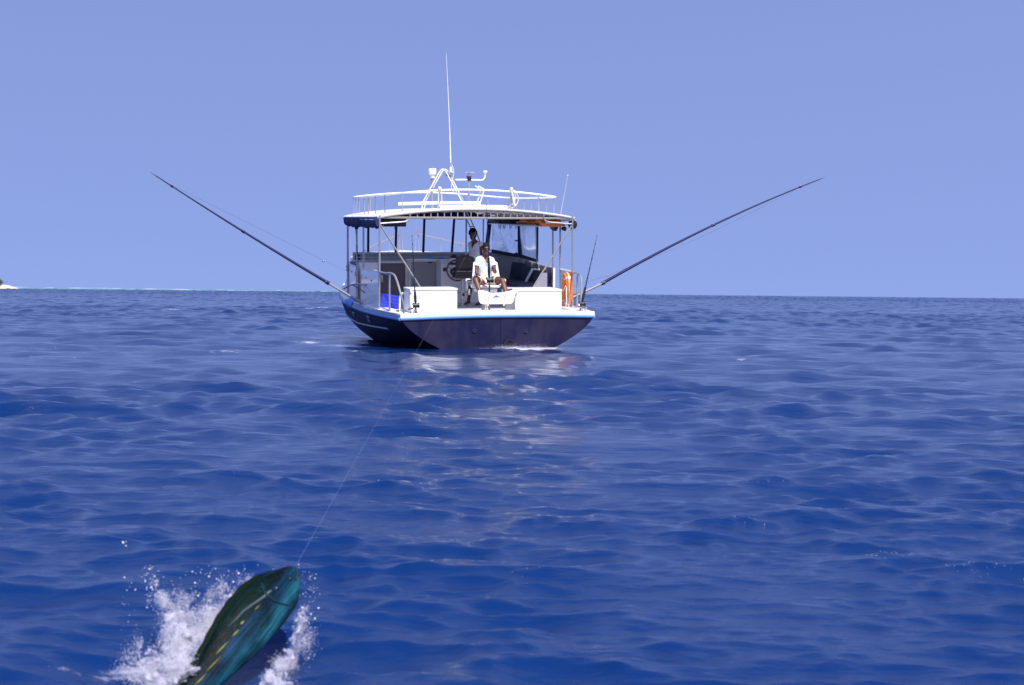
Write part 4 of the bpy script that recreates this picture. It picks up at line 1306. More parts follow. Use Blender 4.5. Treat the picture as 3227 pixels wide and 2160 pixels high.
# footrest board: dipped top edge, flared ends
top = [(-.235, 1.135), (-.215, 1.155), (-.12, 1.148), (-.03, 1.125), (.02, 1.10), (.29, 1.10), (.36, 1.118), (.46, 1.142), (.545, 1.16), (.57, 1.14)]
botm = [(.555, 1.08), (.51, .93), (.475, .885), (.43, .868), (-.12, .868), (-.19, .885), (-.225, .94)]
cen = Vector((.16, .75, 1.0))
bd = [(x, .75 + (z - 1.0) * .22 + .06 * ((x - .17) / .38) ** 2 * 0, z) for x, z in top + botm]
brd = part(t, 'footrest', MB().prism(bd, (0, .05, 0)), M['white'], smooth=False)
inner = [((x - cen.x) * .93 + cen.x, .742 + ((z - 1.0) * .90) * .22, (z - 1.005) * .88 + 1.005) for x, z in top + botm]
part(t, 'footrest_face', MB().prism(inner, (0, .006, 0)), M['white'], parent=brd, smooth=False)
for x, lean in ((-.03, -.05), (.31, -.045)):
    part(t, 'footrest_strut', MB().box((x, .715, .955), (.032, .02, .25), Matrix.Rotation(R(9), 3, 'Y')), M['cream'], parent=brd)
for x in (-.075, -.04):
    part(t, 'footrest_leg', MB().box((x, .78, .75), (.022, .03, .27)), M['cream'])
part(t, 'footrest_arm', MB().tube([(-.06, .80, .88), (-.02, 1.35, 1.04)], .018, 7), M['alu'])
part(t, 'footrest_arm', MB().tube([(.28, .80, .88), (.26, 1.35, 1.04)], .018, 7), M['alu'])
for ch_ in t.children:
    if ch_.name.split('.')[0] in ('seat', 'seat_apron', 'backrest', 'armrest', 'arm_pad'):
        ch_.rotation_euler = (0, 0, R(-13))
# leaping billfish print on the board
yb = .733
fishp = [(.06, 1.005), (.09, 1.018), (.105, 1.036), (.125, 1.052), (.14, 1.058), (.15, 1.045), (.165, 1.04), (.19, 1.028), (.21, 1.022), (.19, 1.016), (.16, 1.016), (.12, 1.018), (.09, 1.006)]
part(t, 'printed_fish', MB().prism([(x, yb, z) for x, z in fishp], (0, .004, 0)), M['logo'], parent=brd, smooth=False)
part(t, 'printed_tail', MB().prism([(.20, yb, 1.020), (.235, yb, 1.030), (.215, yb, 1.018), (.232, yb, .995), (.205, yb, 1.014)], (0, .004, 0)), M['logogrey'], parent=brd, smooth=False)
part(t, 'printed_rule', MB().box((.135, yb + .002, .985), (.11, .004, .005)), M['logogrey'], parent=brd)

# ------------------------------------------------------------------ rods and reels
def reel(t, c, s=1.0, handle=-1):
    c = Vector(c)
    rb_ = part(t, 'reel', MB().tube([c + Vector((-.05 * s, -.04, 0)), c + Vector((.05 * s, -.04, 0))], .042 * s, 14), M['black'])
    for dx in (-.052, .052):
        part(t, 'reel_plate', MB().tube([c + Vector((dx * s - .012, -.04, 0)), c + Vector((dx * s + .012, -.04, 0))], .056 * s, 16), M['black'], parent=rb_)
    part(t, 'spool', MB().tube([c + Vector((-.03 * s, -.04, 0)), c + Vector((.03 * s, -.04, 0))], .037 * s, 14), M['gold'], parent=rb_)
    h = c + Vector((handle * .075 * s, -.05, 0))
    part(t, 'reel_handle', MB().tube([h, h + Vector((handle * .005, -.04, -.05 * s))], .010 * s, 6), M['steel'], parent=rb_)
    part(t, 'handle_knob', MB().ball(h + Vector((handle * .02, -.045, -.055 * s)), (.025 * s, .018 * s, .02 * s), 8, 6), M['reelred'], parent=rb_)
    for a in (R(35), R(145), R(215), R(325)):
        part(t, 'reel_lug', MB().ball(c + Vector((.06 * s * math.cos(a), -.04, .06 * s * math.sin(a))), .014 * s, 6, 5), M['black'], parent=rb_)

def rod(label, base, tip, grip, bend=(0, 0, 0), reel_f=.115, handle=-1, s=1.0, frame=BOAT):
    t = thing('fishing_rod', label, 'fishing rod', base, 'rod and reel sets on the boat', frame)
    b, e = Vector(base), Vector(tip)
    def at(f):
        return b.lerp(e, f) + Vector(bend) * f * f
    part(t, 'butt_cap', MB().tube([at(0) + Vector((0, 0, -.02)), at(.03)], [.032, .024], 10), M['black'])
    part(t, 'butt', MB().tube([at(.03), at(reel_f - .02)], .016, 8), M['blackrod'])
    part(t, 'butt_ring', MB().tube([at(reel_f - .05), at(reel_f - .035)], .021, 10), M['gold'])
    part(t, 'reel_seat', MB().tube([at(reel_f - .03), at(reel_f + .04)], .020, 10), M['blackrod'])
    part(t, 'foregrip', MB().tube([at(reel_f + .04), at(reel_f + .10), at(grip)], [.026, .030, .022], 10), M['foamgrip'])
    fs = np.linspace(grip, 1, 16)
    part(t, 'blank', MB().tube([at(float(f)) for f in fs], [.014 - .011 * (f - grip) / (1 - grip) for f in fs], 8), M['bluerod'])
    for f in (.45, .58, .70, .80, .89, .995):
        p = at(f)
        rr_ = .022 * (1.25 - f)
        part(t, 'line_guide', MB().tube([p + Vector((0, -.012 - rr_ + rr_ * math.cos(a), 0)) + Vector((rr_ * math.sin(a), 0, 0)) for a in np.linspace(0, 2 * math.pi, 10, endpoint=False)], .004, 5, closed=True), M['black'])
        part(t, 'whipping', MB().tube([at(f - .012), at(min(1, f + .012))], .014 - .010 * f + .003, 8), M['black'])
    reel(t, at(reel_f), s, handle)
    return t, at
rod('upright rod and reel standing at the left of the stern before the white box', (-1.695, .14, .69), (-1.778, .14, 2.31), .30, reel_f=.125)
rod('slanting rod and reel in the starboard corner beside the outrigger foot', (1.822, .3, .67), (2.197, .3, 2.31), .34, reel_f=.125)
ROD_TIP = Vector((-.03, .93, 2.91))
tR, at_rod = rod('thick dark rod held upright by the seated angler', (.113, 1.20, 1.02), (.02, 1.02, 2.91), .42, bend=(-.05, -.09, 0), reel_f=.172, s=1.15, frame=CHAIR)

# ------------------------------------------------------------------ people
def remeshed(mb, name, material, voxel, off, smooth_it=2, fn=None):
    me = mb.mesh(name + '_raw', None, off)
    o = bpy.data.objects.new(name + '_raw', me)
    COL.objects.link(o)
    m = o.modifiers.new('r', 'REMESH')
    m.mode = 'VOXEL'
    m.voxel_size = voxel
    if smooth_it:
        sm = o.modifiers.new('s', 'SMOOTH')
        sm.iterations = smooth_it
        sm.factor = .5
    dg = bpy.context.evaluated_depsgraph_get()
    out = bpy.data.meshes.new_from_object(o.evaluated_get(dg))
    bpy.data.objects.remove(o)
    bpy.data.meshes.remove(me)
    out.name = name
    if fn:
        bm = bmesh.new()
        bm.from_mesh(out)
        kill = [f for f in bm.faces if fn(f.calc_center_median() + Vector(off))]
        bmesh.ops.delete(bm, geom=kill, context='FACES')
        bm.to_mesh(out)
        bm.free()
    out.shade_smooth()
    out.materials.clear()
    out.materials.append(material)
    return out

def limb(mb, pts, rad, n=12):
    P = [Vector(p) for p in pts]
    mb.tube(P, rad, n)
    for p, r_ in zip(P, rad):
        mb.ball(p, r_ * .995, n, 8)

def ell_loft(mb, secs, n=16):
    """secs: (centre, half-width vector, half-depth vector)"""
    rings = []
    for c, u, v_ in secs:
        c, u, v_ = Vector(c), Vector(u), Vector(v_)
        rings.append([c + u * math.cos(a) + v_ * math.sin(a) for a in np.linspace(0, 2 * math.pi, n, endpoint=False)])
    mb.loft(rings)

def add_head(mb, c, fwd, tilt=0.0, sc=1.0):
    """head centred between chin and crown; fwd = facing direction (flat)"""
    c = Vector(c)
    f = Vector(fwd).normalized()
    s = Vector((0, 0, 1)).cross(f).normalized()
    Rm = Matrix((s, f, Vector((0, 0, 1)))).transposed()
    mb.ball(c + Vector((0, 0, .02 * sc)) - f * .008, (.074 * sc, .093 * sc, .105 * sc), 16, 12, Rm)
    mb.ball(c + f * .020 - Vector((0, 0, .055 * sc)), (.058 * sc, .068 * sc, .068 * sc), 14, 10, Rm)   # jaw
    mb.ball(c + f * .082 * sc - Vector((0, 0, .095 * sc)) * .9, (.028 * sc, .018 * sc, .022 * sc), 8, 6, Rm)    # chin
    mb.tube([c + f * .085 * sc + Vector((0, 0, .018)), c + f * .105 * sc - Vector((0, 0, .022)), c + f * .088 * sc - Vector((0, 0, .03))], [.010, .017, .012], 8)  # nose
    mb.ball(c + f * .086 * sc - Vector((0, 0, .058)), (.026 * sc, .012, .009), 8, 6, Rm)   # lips
    mb.ball(c + f * .078 * sc + Vector((0, 0, .032)), (.052 * sc, .016, .010), 10, 6, Rm)  # brow
    for q in (-1, 1):
        mb.ball(c + s * q * .077 * sc - f * .005 + Vector((0, 0, -.002)), (.010, .020, .032), 8, 6, Rm)   # ears
    return Rm, s, f

def hand(mb, wrist, d, palm_n, curl, sc=1.0, thumb=1):
    """palm and five fingers; d = direction wrist->fingers, palm_n = palm normal, curl in degrees per joint"""
    w = Vector(wrist)
    d = Vector(d).normalized()
    pn = (Vector(palm_n) - d * Vector(palm_n).dot(d)).normalized()
    sd_ = d.cross(pn).normalized()
    mb.ball(w + d * .045 * sc, (.040 * sc, .048 * sc, .017 * sc), 10, 8, Matrix((sd_, d, pn)).transposed())
    limb(mb, [w, w + d * .05 * sc], [.023 * sc, .024 * sc], 8)
    for k, (off, ln) in enumerate(((-.030, .070), (-.010, .078), (.010, .074), (.029, .060))):
        p = w + d * .080 * sc + sd_ * off * sc
        pts = [w + d * .05 * sc + sd_ * off * .8 * sc, p]
        dirv = d.copy()
        for j, fr in enumerate((.45, .32, .23)):
            dirv = Matrix.Rotation(R(-curl), 3, sd_) @ dirv if thumb else dirv
            p = p + dirv * ln * fr * sc
            pts.append(p)
        limb(mb, pts, [.0105 * sc, .0100 * sc, .0095 * sc, .0088 * sc, .0075 * sc], 7)
    tb = w + d * .025 * sc - sd_ * thumb * .028 * sc
    td = (d * .7 - sd_ * thumb * .7 + pn * .35).normalized()
    t2 = tb + td * .038 * sc
    td2 = (d * .9 - sd_ * thumb * .1 + pn * .5).normalized()
    limb(mb, [tb, t2, t2 + td2 * .034 * sc], [.014 * sc, .0115 * sc, .0095 * sc], 7)

def foot(mb, ankle, toe, sc=1.0):
    a, t_ = Vector(ankle), Vector(toe)
    d = (t_ - a)
    d.normalize()
    side = d.cross(Vector((0, 0, 1))).normalized()
    up = side.cross(d).normalized()
    heel = a - d * .045 - up * .035
    ell_loft(mb, [(heel, side * .022, up * .02), (heel + d * .02, side * .030, up * .034), (a + d * .03 - up * .012, side * .034, up * .045),
                  (a.lerp(t_, .55) - up * .005, side * .042, up * .030), (a.lerp(t_, .85), side * .046, up * .019), (t_, side * .038, up * .012)], 12)
    for k in range(5):
        p = t_ + side * (-.034 + .017 * k) - d * .012
        mb.tube([p, p + d * (.040 - .005 * abs(k - 1))], [.011, .009], 7)
    limb(mb, [a + up * .03, a], [.036, .036], 10)

# --- seated angler (faces aft, towards the camera)
t = thing('person', 'seated man in pale blue shirt, beige shorts and sunglasses holding a rod', 'person', (.13, 1.65, 1.22), frame=CHAIR)
off = t['_base']
shL, shR = Vector((-.022, 1.70, 1.755)), Vector((.284, 1.70, 1.745))
elL, elR = Vector((-.078, 1.60, 1.485)), Vector((.305, 1.50, 1.50))
wrL, wrR = Vector((-.025, 1.37, 1.335)), Vector((.205, 1.265, 1.57))
hipL, hipR = Vector((.04, 1.66, 1.305)), Vector((.22, 1.66, 1.305))
knL, knR = Vector((-.185, 1.21, 1.345)), Vector((.395, 1.22, 1.33))
anL, anR = Vector((-.115, .97, 1.01)), Vector((.415, .95, 1.03))
X, Y = Vector((1, 0, 0)), Vector((0, 1, 0))
def torso_secs(g=0.0):
    return [((.13, 1.67, 1.25), X * (.165 + g), Y * (.115 + g)), ((.13, 1.68, 1.34), X * (.146 + g), Y * (.108 + g)),
            ((.13, 1.69, 1.46), X * (.136 + g), Y * (.104 + g)), ((.13, 1.70, 1.60), X * (.150 + g), Y * (.110 + g)),
            ((.13, 1.70, 1.72), X * (.160 + g), Y * (.104 + g)), ((.13, 1.705, 1.80), X * (.125 + g), Y * (.082 + g)),
            ((.135, 1.70, 1.84), X * (.075 + g), Y * (.065 + g))]
mb = MB()
ell_loft(mb, torso_secs())
limb(mb, [(.135, 1.69, 1.78), (.14, 1.665, 1.89)], [.062, .056])
for s_ in (shL, shR):
    limb(mb, [(.137, 1.69, 1.84), Vector((.137, 1.69, 1.82)).lerp(s_, .6), s_], [.045, .05, .052])
HC = Vector((.145, 1.645, 1.972))
Rm, hs, hf = add_head(mb, HC, (-.03, -1, 0))
limb(mb, [shL, shL.lerp(elL, .5), elL], [.050, .045, .038])
limb(mb, [elL, elL.lerp(wrL, .35), wrL], [.041, .042, .027])
limb(mb, [shR, shR.lerp(elR, .5), elR], [.050, .045, .038])
limb(mb, [elR, elR.lerp(wrR, .35), wrR], [.041, .042, .027])
hand(mb, wrL, (.35, -.55, -.65), (.5, .5, -.55), 16, 1.05, thumb=1)
gp = at_rod(.335)
hand(mb, wrR, (gp + Vector((.035, -.02, .0)) - wrR), (-.95, .05, .05), 52, 1.05, thumb=-1)
for h_, k_, a_ in ((hipL, knL, anL), (hipR, knR, anR)):
    limb(mb, [h_, h_.lerp(k_, .5), k_], [.088, .076, .056])
    limb(mb, [k_, k_.lerp(a_, .35), a_], [.053, .054, .034])
foot(mb, anL, (-.10, .835, .93))
foot(mb, anR, (.455, .80, 1.165))
part(t, 'body', remeshed(mb, 'body', M['skin'], .0075, off, 2), None)
# shirt
mb = MB()
ell_loft(mb, torso_secs(.013))
for s_, e_ in ((shL, elL), (shR, elR)):
    c = Vector((.13, 1.70, 1.75))
    limb(mb, [s_.lerp(c, .35), s_, s_.lerp(e_, .30), s_.lerp(e_, .56)], [.055, .060, .059, .060])
    limb(mb, [(.137, 1.70, 1.83), Vector((.137, 1.70, 1.815)).lerp(s_, .6), s_], [.048, .055, .059])
def shirt_cut(p):
    if p.y < 1.69 and p.z > 1.655:
        w = (p.z - 1.655) * .52
        if abs(p.x - .145) < w:
            return True
    if p.z > 1.815 and abs(p.x - .14) < .078:
        return True
    if p.z < 1.27:
        return True
    for s_, e_ in ((shL, elL), (shR, elR)):
        if (p - s_.lerp(e_, .52)).dot((e_ - s_).normalized()) > .0 and abs(p.x - .13) > .15:
            return True
    return False
sh = part(t, 'shirt', remeshed(mb, 'shirt', M['shirt'], .008, off, 3, shirt_cut), None)
part(t, 'shirt_emblem', MB().box((.205, 1.568, 1.655), (.045, .006, .008)), M['print'], parent=sh)
for q in (-1, 1):
    part(t, 'neck_piping', MB().tube([(.145 + q * .004, 1.566, 1.655), (.145 + q * .045, 1.583, 1.74), (.145 + q * .078, 1.66, 1.825)], .007, 6), M['trim'], parent=sh)
# shorts
mb = MB()
ell_loft(mb, [((.13, 1.67, 1.235), X * .185, Y * .135), ((.13, 1.67, 1.30), X * .182, Y * .135), ((.13, 1.68, 1.37), X * .172, Y * .127)])
for h_, k_ in ((hipL, knL), (hipR, knR)):
    e = h_.lerp(k_, .70 if k_ is knR else .84)
    limb(mb, [h_, h_.lerp(k_, .4), e], [.108, .100, .090])
def shorts_cut(p):
    for h_, k_, f_ in ((hipL, knL, .84), (hipR, knR, .66)):
        if (p - h_.lerp(k_, f_)).dot((k_ - h_).normalized()) > 0 and (p - h_.lerp(k_, f_)).length < .2:
            return True
    return False
part(t, 'shorts', remeshed(mb, 'shorts', M['shorts'], .008, off, 3, shorts_cut), None)
# hair and sunglasses
mb = MB()
mb.ball(HC + Vector((0, .014, .040)), (.083, .098, .100), 18, 14, Rm)
mb.ball(HC + Vector((0, .04, .0)), (.079, .070, .075), 14, 10, Rm)
rr = random.Random(4)
for _ in range(40):
    a, b_ = rr.uniform(0, 6.28), rr.uniform(.1, 1.3)
    mb.ball(HC + Vector((.080 * math.cos(a) * math.sin(b_), .014 + .094 * math.sin(a) * math.sin(b_), .040 + .098 * math.cos(b_))), rr.uniform(.012, .02), 6, 5)
def hair_cut(p):
    return p.y < HC.y - .055 and p.z < HC.z + .065
part(t, 'hair', remeshed(mb, 'hair', M['hair'], .008, off, 1, hair_cut), None)
sg = part(t, 'sunglasses', MB().box(HC + Vector((.0, -.096, .016)), (.135, .014, .010), bev=.003), M['glass'])
for q in (-1, 1):
    part(t, 'lens', MB().ball(HC + Vector((q * .034, -.094, .006)), (.031, .012, .022), 12, 8), M['glass'], parent=sg)
    part(t, 'temple', MB().tube([HC + Vector((q * .067, -.09, .016)), HC + Vector((q * .083, -.01, .012))], .004, 5), M['black'], parent=sg)

# --- helmsman standing in the shade
t = thing('person', 'standing barefoot man in white v-neck shirt at the helm', 'person', (.46, 4.1, .62))
off = t['_base']
fw2 = Vector((-.74, -.67, 0)).normalized()
sd2 = Vector((.67, -.74, 0)).normalized()          # towards his left hand
hp = Vector((.50, 4.18, 1.40))
ch = Vector((.50, 4.18, 1.98))
sR, sL = ch - sd2 * .145 + Vector((0, 0, .045)), ch + sd2 * .150 + Vector((0, 0, .050))
eR, eL = Vector((.43, 4.22, 1.80)), sL + Vector((-.005, .02, -.30))
wR, wL = Vector((.345, 4.32, 1.765)), sL + Vector((-.10, -.06, -.52))
hR, hL = hp - sd2 * .085 + Vector((0, 0, -.04)), hp + sd2 * .085 + Vector((0, 0, -.04))
kR, kL = Vector((.385, 4.18, 1.06)), Vector((.555, 3.98, 1.06))
aR, aL = Vector((.365, 4.28, .705)), Vector((.560, 3.92, .705))
def t2(g=0.0):
    out = []
    for z, w, d, c in ((1.34, .165, .112, hp), (1.44, .158, .112, hp), (1.58, .142, .100, hp), (1.75, .146, .104, hp), (1.93, .160, .106, ch), (2.04, .140, .088, ch), (2.09, .08, .065, ch)):
        out.append(((c.x, c.y, z), sd2 * (w + g), fw2 * (d + g)))
    return out
mb = MB()
ell_loft(mb, t2())
HC2 = Vector((.425, 4.14, 2.262))
limb(mb, [(.49, 4.18, 2.03), (.445, 4.15, 2.17)], [.060, .055])
for s_ in (sR, sL):
    limb(mb, [(.47, 4.17, 2.12), Vector((.47, 4.17, 2.10)).lerp(s_, .6), s_], [.045, .05, .052])
Rm2, hs2, hf2 = add_head(mb, HC2, (-.55, -.83, 0))
limb(mb, [sR, sR.lerp(eR, .5), eR], [.056, .048, .041])
limb(mb, [eR, eR.lerp(wR, .4), wR], [.040, .040, .027])
limb(mb, [sL, sL.lerp(eL, .5), eL], [.056, .048, .041])
limb(mb, [eL, eL.lerp(wL, .4), wL], [.040, .040, .027])
hand(mb, wR, (-.6, .45, -.1), (.1, .1, -1), 20, 1.05, 1)
hand(mb, wL, (-.5, -.3, -.8), (-.3, .8, 0), 22, 1.05, 1)
for h_, k_, a_ in ((hR, kR, aR), (hL, kL, aL)):
    limb(mb, [h_, h_.lerp(k_, .5), k_], [.086, .072, .053])
    limb(mb, [k_, k_.lerp(a_, .32), a_], [.050, .053, .034])
foot(mb, aR, (.255, 4.17, .645))
foot(mb, aL, (.425, 3.77, .645))
part(t, 'body', remeshed(mb, 'body', M['skin2'], .0075, off, 2), None)
mb = MB()
ell_loft(mb, t2(.014))
for s_, e_ in ((sR, eR), (sL, eL)):
    limb(mb, [s_.lerp(ch, .4), s_, s_.lerp(e_, .3), s_.lerp(e_, .58)], [.055, .060, .060, .061])
    limb(mb, [(.475, 4.175, 2.11), Vector((.475, 4.175, 2.095)).lerp(s_, .6), s_], [.050, .060, .066])
def cut2(p):
    q = p - ch
    if q.dot(fw2) > .0 and p.z > 1.925 and abs(q.dot(sd2)) < (p.z - 1.925) * .55:
        return True
    if p.z > 2.095 and q.length < .16 and abs(q.dot(sd2)) < .075:
        return True
    if p.z < 1.36:
        return True
    for s_, e_ in ((sR, eR), (sL, eL)):
        if (p - s_.lerp(e_, .54)).dot((e_ - s_).normalized()) > 0 and abs(q.dot(sd2)) > .155:
            return True
    return False
sh2 = part(t, 'shirt', remeshed(mb, 'shirt', M['shirt2'], .008, off, 3, cut2), None)
ec = ch + fw2 * .132 + sd2 * .06 + Vector((0, 0, -.09))
part(t, 'shirt_emblem', MB().box(ec, (.045, .006, .010), Matrix.Rotation(math.atan2(sd2.y, sd2.x), 3, 'Z')), M['print'], parent=sh2)
for q in (-1, 1):
    part(t, 'neck_piping', MB().tube([ch + fw2 * .133 + sd2 * q * .004 + Vector((0, 0, -.055)), ch + fw2 * .118 + sd2 * q * .045 + Vector((0, 0, .03)), ch + fw2 * .03 + sd2 * q * .08 + Vector((0, 0, .115))], .007, 6), M['trim'], parent=sh2)
mb = MB()
ell_loft(mb, [((hp.x, hp.y, 1.30), sd2 * .180, fw2 * .130), ((hp.x, hp.y, 1.39), sd2 * .178, fw2 * .128), ((hp.x, hp.y, 1.46), sd2 * .168, fw2 * .122)])
for h_, k_ in ((hR, kR), (hL, kL)):
    limb(mb, [h_, h_.lerp(k_, .5), h_.lerp(k_, .95)], [.104, .098, .092])
def cut3(p):
    return p.z < 1.075
part(t, 'shorts', remeshed(mb, 'shorts', M['shorts'], .008, off, 3, cut3), None)
mb = MB()
mb.ball(HC2 - hf2 * .016 + Vector((0, 0, .042)), (.088, .102, .100), 18, 14, Rm2)
mb.ball(HC2 - hf2 * .05 + Vector((0, 0, -.015)), (.082, .062, .085), 14, 10, Rm2)
rr = random.Random(5)
for _ in range(110):
    a, b_ = rr.uniform(0, 6.28), rr.uniform(.05, 1.75)
    p = Rm2 @ Vector((.086 * math.cos(a) * math.sin(b_), -.016 + .100 * math.sin(a) * math.sin(b_), .042 + .098 * math.cos(b_)))
    mb.ball(HC2 + p, rr.uniform(.014, .026), 6, 5)
def hair_cut2(p):
    q = p - HC2
    return q.dot(hf2) > .05 and q.z < .06
part(t, 'hair', remeshed(mb, 'hair', M['hair'], .008, off, 1, hair_cut2), None)
for q in (-1, 1):
    part(t, 'eye', MB().ball(HC2 + hf2 * .083 + hs2 * q * .031 + Vector((0, 0, .016)), (.013, .010, .008), 8, 6, Rm2), M['eye'])

# ------------------------------------------------------------------ the fish
# body axis from the mouth down towards the camera; dorsal side to the left of the picture
def img_point(u, v_, depth):
    """a point seen at (u, v_) of the 3227-wide photograph at the given distance, for siting the fish"""
    d = cam.matrix_world.to_3x3() @ Vector(((u - 1613.5) / 4482, -(v_ - 1080) / 4482, -1))
    return cam.matrix_world.translation + d * (depth / d.y)
MOUTH = Vector((-.7137, 4.65, .2585))
EXIT = Vector((-.9118, 4.18, -.0136))
MOUTH = img_point(928, 1790, 4.65)
EXIT = img_point(632, 2160, 4.22)
ax = (EXIT - MOUTH).normalized()
Lv = (EXIT - MOUTH).length
view = (MOUTH.lerp(EXIT, .4) - Vector((0, 0, 1.16))).normalized()
wd_ = ax.cross(view).normalized()          # across the body as seen
if wd_.x > 0:
    wd_ = -wd_                             # dorsal direction: to the left
fl = ax.cross(wd_).normalized()            # flank normal
if fl.dot(view) > 0:
    fl = -fl
KP = .00134                                # metres per 2343-scale pixel across the body
ST = [0, 8, 25, 45, 67, 100, 136, 181, 225, 262, 312, 380, 470, 560, 640, 700]
DO = [4, 15, 27, 38, 48, 58, 63, 63, 57, 49, 40, 34, 28, 22, 14, 11]
BE = [4, 22, 38, 50, 60, 63, 63, 60, 55, 48, 38, 28, 20, 16, 12, 10]
TH = [4, 12, 17, 21, 24, 27, 28, 27, 25, 23, 20, 17, 13, 10, 7, 4]
sc_ax = Lv / 346
fish = thing('fish', 'teal and green dorado leaping out of the foam with the line at its mouth', 'fish', tuple(MOUTH.lerp(EXIT, .5)), frame=IDW)
def fpt(s, c, h=0.0):
    """station s, across c (+ dorsal, -1..1 of the local outline), flank height h"""
    cv = -.0000022 * (s - 150) ** 2
    return MOUTH + ax * (s * sc_ax) + wd_ * c * KP + fl * h * KP
rings = []
NS = 60
ss_ = np.concatenate([np.linspace(0, 60, 16), np.linspace(70, 700, 44)])
cu = lambda arr: np.interp(ss_, ST, arr)
D_, B_, T_ = cu(DO), cu(BE), cu(TH)
for s, d, b_, th in zip(ss_, D_, B_, T_):
    ring = []
    for a in np.linspace(0, 2 * math.pi, 28, endpoint=False):
        a = float(a)
        c = math.cos(a)
        across = d * c if c > 0 else b_ * c
        q = math.sin(a)
        ring.append(fpt(float(s), across, math.copysign(abs(q) ** .85, q) * th))
    rings.append(ring)
def fish_mat():
    m = bpy.data.materials.new('dorado_skin')
    m.use_nodes = True
    N, L = m.node_tree.nodes, m.node_tree.links
    b = N['Principled BSDF']
    b.inputs['Roughness'].default_value = .34
    b.inputs['Specular IOR Level'].default_value = .12
    b.inputs['Coat Weight'].default_value = .0
    b.inputs['Coat Roughness'].default_value = .15
    A = N.new('ShaderNodeAttribute')
    A.attribute_name = 'body_uv'
    sx = N.new('ShaderNodeSeparateXYZ')
    L.new(A.outputs['Vector'], sx.inputs[0])
    cr = N.new('ShaderNodeValToRGB')
    E = cr.color_ramp.elements
    E[0].position, E[0].color = 0.0, (.006, .034, .050, 1)
    E[1].position, E[1].color = 1.0, (.0012, .008, .005, 1)
    for p, c in ((.20, (.010, .078, .110, 1)), (.40, (.002, .022, .045, 1)), (.56, (.0015, .020, .045, 1)), (.63, (.0008, .007, .007, 1)), (.80, (.0004, .0075, .0036, 1))):
        e = E.new(p)
        e.color = c
    # streaky marks along the body
    mp = N.new('ShaderNodeMapping')
    mp.inputs['Scale'].default_value = (4, 26, 1)
    L.new(A.outputs['Vector'], mp.inputs[0])
    n = N.new('ShaderNodeTexNoise')
    n.inputs['Scale'].default_value = 1
    n.inputs['Detail'].default_value = 6
    n.inputs['Roughness'].default_value = .6
    n.inputs['Distortion'].default_value = .6
    L.new(mp.outputs[0], n.inputs['Vector'])
    ma = N.new('ShaderNodeMath')
    ma.operation = 'MULTIPLY_ADD'
    ma.inputs[1].default_value = .22
    L.new(n.outputs[0], ma.inputs[0])
    sb = N.new('ShaderNodeMath')
    sb.operation = 'SUBTRACT'
    sb.inputs[1].default_value = .11
    L.new(sx.outputs[1], sb.inputs[0])
    L.new(sb.outputs[0], ma.inputs[2])
    L.new(ma.outputs[0], cr.inputs[0])
    m3 = N.new('ShaderNodeMapRange')
    m3.inputs[1].default_value = .35
    m3.inputs[2].default_value = .75
    m3.inputs[3].default_value = .35
    m3.inputs[4].default_value = 2.4
    L.new(n.outputs[0], m3.inputs[0])
    mul = N.new('ShaderNodeMix')
    mul.data_type = 'RGBA'
    mul.blend_type = 'MULTIPLY'
    mul.inputs[0].default_value = 1
    nb_ = N.new('ShaderNodeTexNoise')
    nb_.inputs['Scale'].default_value = 3.1
    nb_.inputs['Detail'].default_value = 3
    L.new(A.outputs['Vector'], nb_.inputs['Vector'])
    mb_ = N.new('ShaderNodeMapRange')
    mb_.inputs[1].default_value = .36
    mb_.inputs[2].default_value = .66
    mb_.inputs[3].default_value = .22
    mb_.inputs[4].default_value = 1.35
    L.new(nb_.outputs[0], mb_.inputs[0])
    mm_ = N.new('ShaderNodeMath')
    mm_.operation = 'MULTIPLY'
    L.new(m3.outputs[0], mm_.inputs[0])
    L.new(mb_.outputs[0], mm_.inputs[1])
    L.new(cr.outputs[0], mul.inputs[6])
    L.new(mm_.outputs[0], mul.inputs[7])
    # small blue speckles
    vo = N.new('ShaderNodeTexVoronoi')
    vo.inputs['Scale'].default_value = 46
    L.new(A.outputs['Vector'], vo.inputs['Vector'])
    lt = N.new('ShaderNodeMapRange')
    lt.inputs[1].default_value = .20
    lt.inputs[2].default_value = .12
    lt.inputs[4].default_value = .7
    L.new(vo.outputs['Distance'], lt.inputs[0])
    mx = N.new('ShaderNodeMix')
    mx.data_type = 'RGBA'
    L.new(lt.outputs[0], mx.inputs[0])
    L.new(mul.outputs[2], mx.inputs[6])
    mx.inputs[7].default_value = (.015, .10, .20, 1)
    L.new(mx.outputs[2], b.inputs['Base Color'])
    bp = N.new('ShaderNodeBump')
    bp.inputs['Strength'].default_value = .35
    bp.inputs['Distance'].default_value = .006
    L.new(n.outputs[0], bp.inputs['Height'])
    L.new(bp.outputs[0], b.inputs['Normal'])
    return m
M['fish'] = fish_mat()
mbf = MB().loft(rings)
mef = mbf.mesh('body', M['fish'], fish['_base'])
at_ = mef.attributes.new('body_uv', 'FLOAT_VECTOR', 'POINT')
vals = np.zeros((len(mef.vertices), 3), np.float32)
for i, v_ in enumerate(mef.vertices):
    p = v_.co + Vector(fish['_base']) - MOUTH
    vals[i] = (p.dot(ax) / Lv, .5 + .5 * p.dot(wd_) / (64 * KP), p.dot(fl))
at_.data.foreach_set('vector', vals.ravel())
part(fish, 'body', mef, None)
M['fin'] = mat('green_fin', (.0004, .0070, .0032), .5, spec=.05, var=.3, vscale=30)
M['finlight'] = mat('pale_fin', (.075, .12, .115), .4, var=.3, vscale=40)
M['spot'] = mat('yellow_marks', (.27, .27, .045), .35, var=.2, vscale=60)
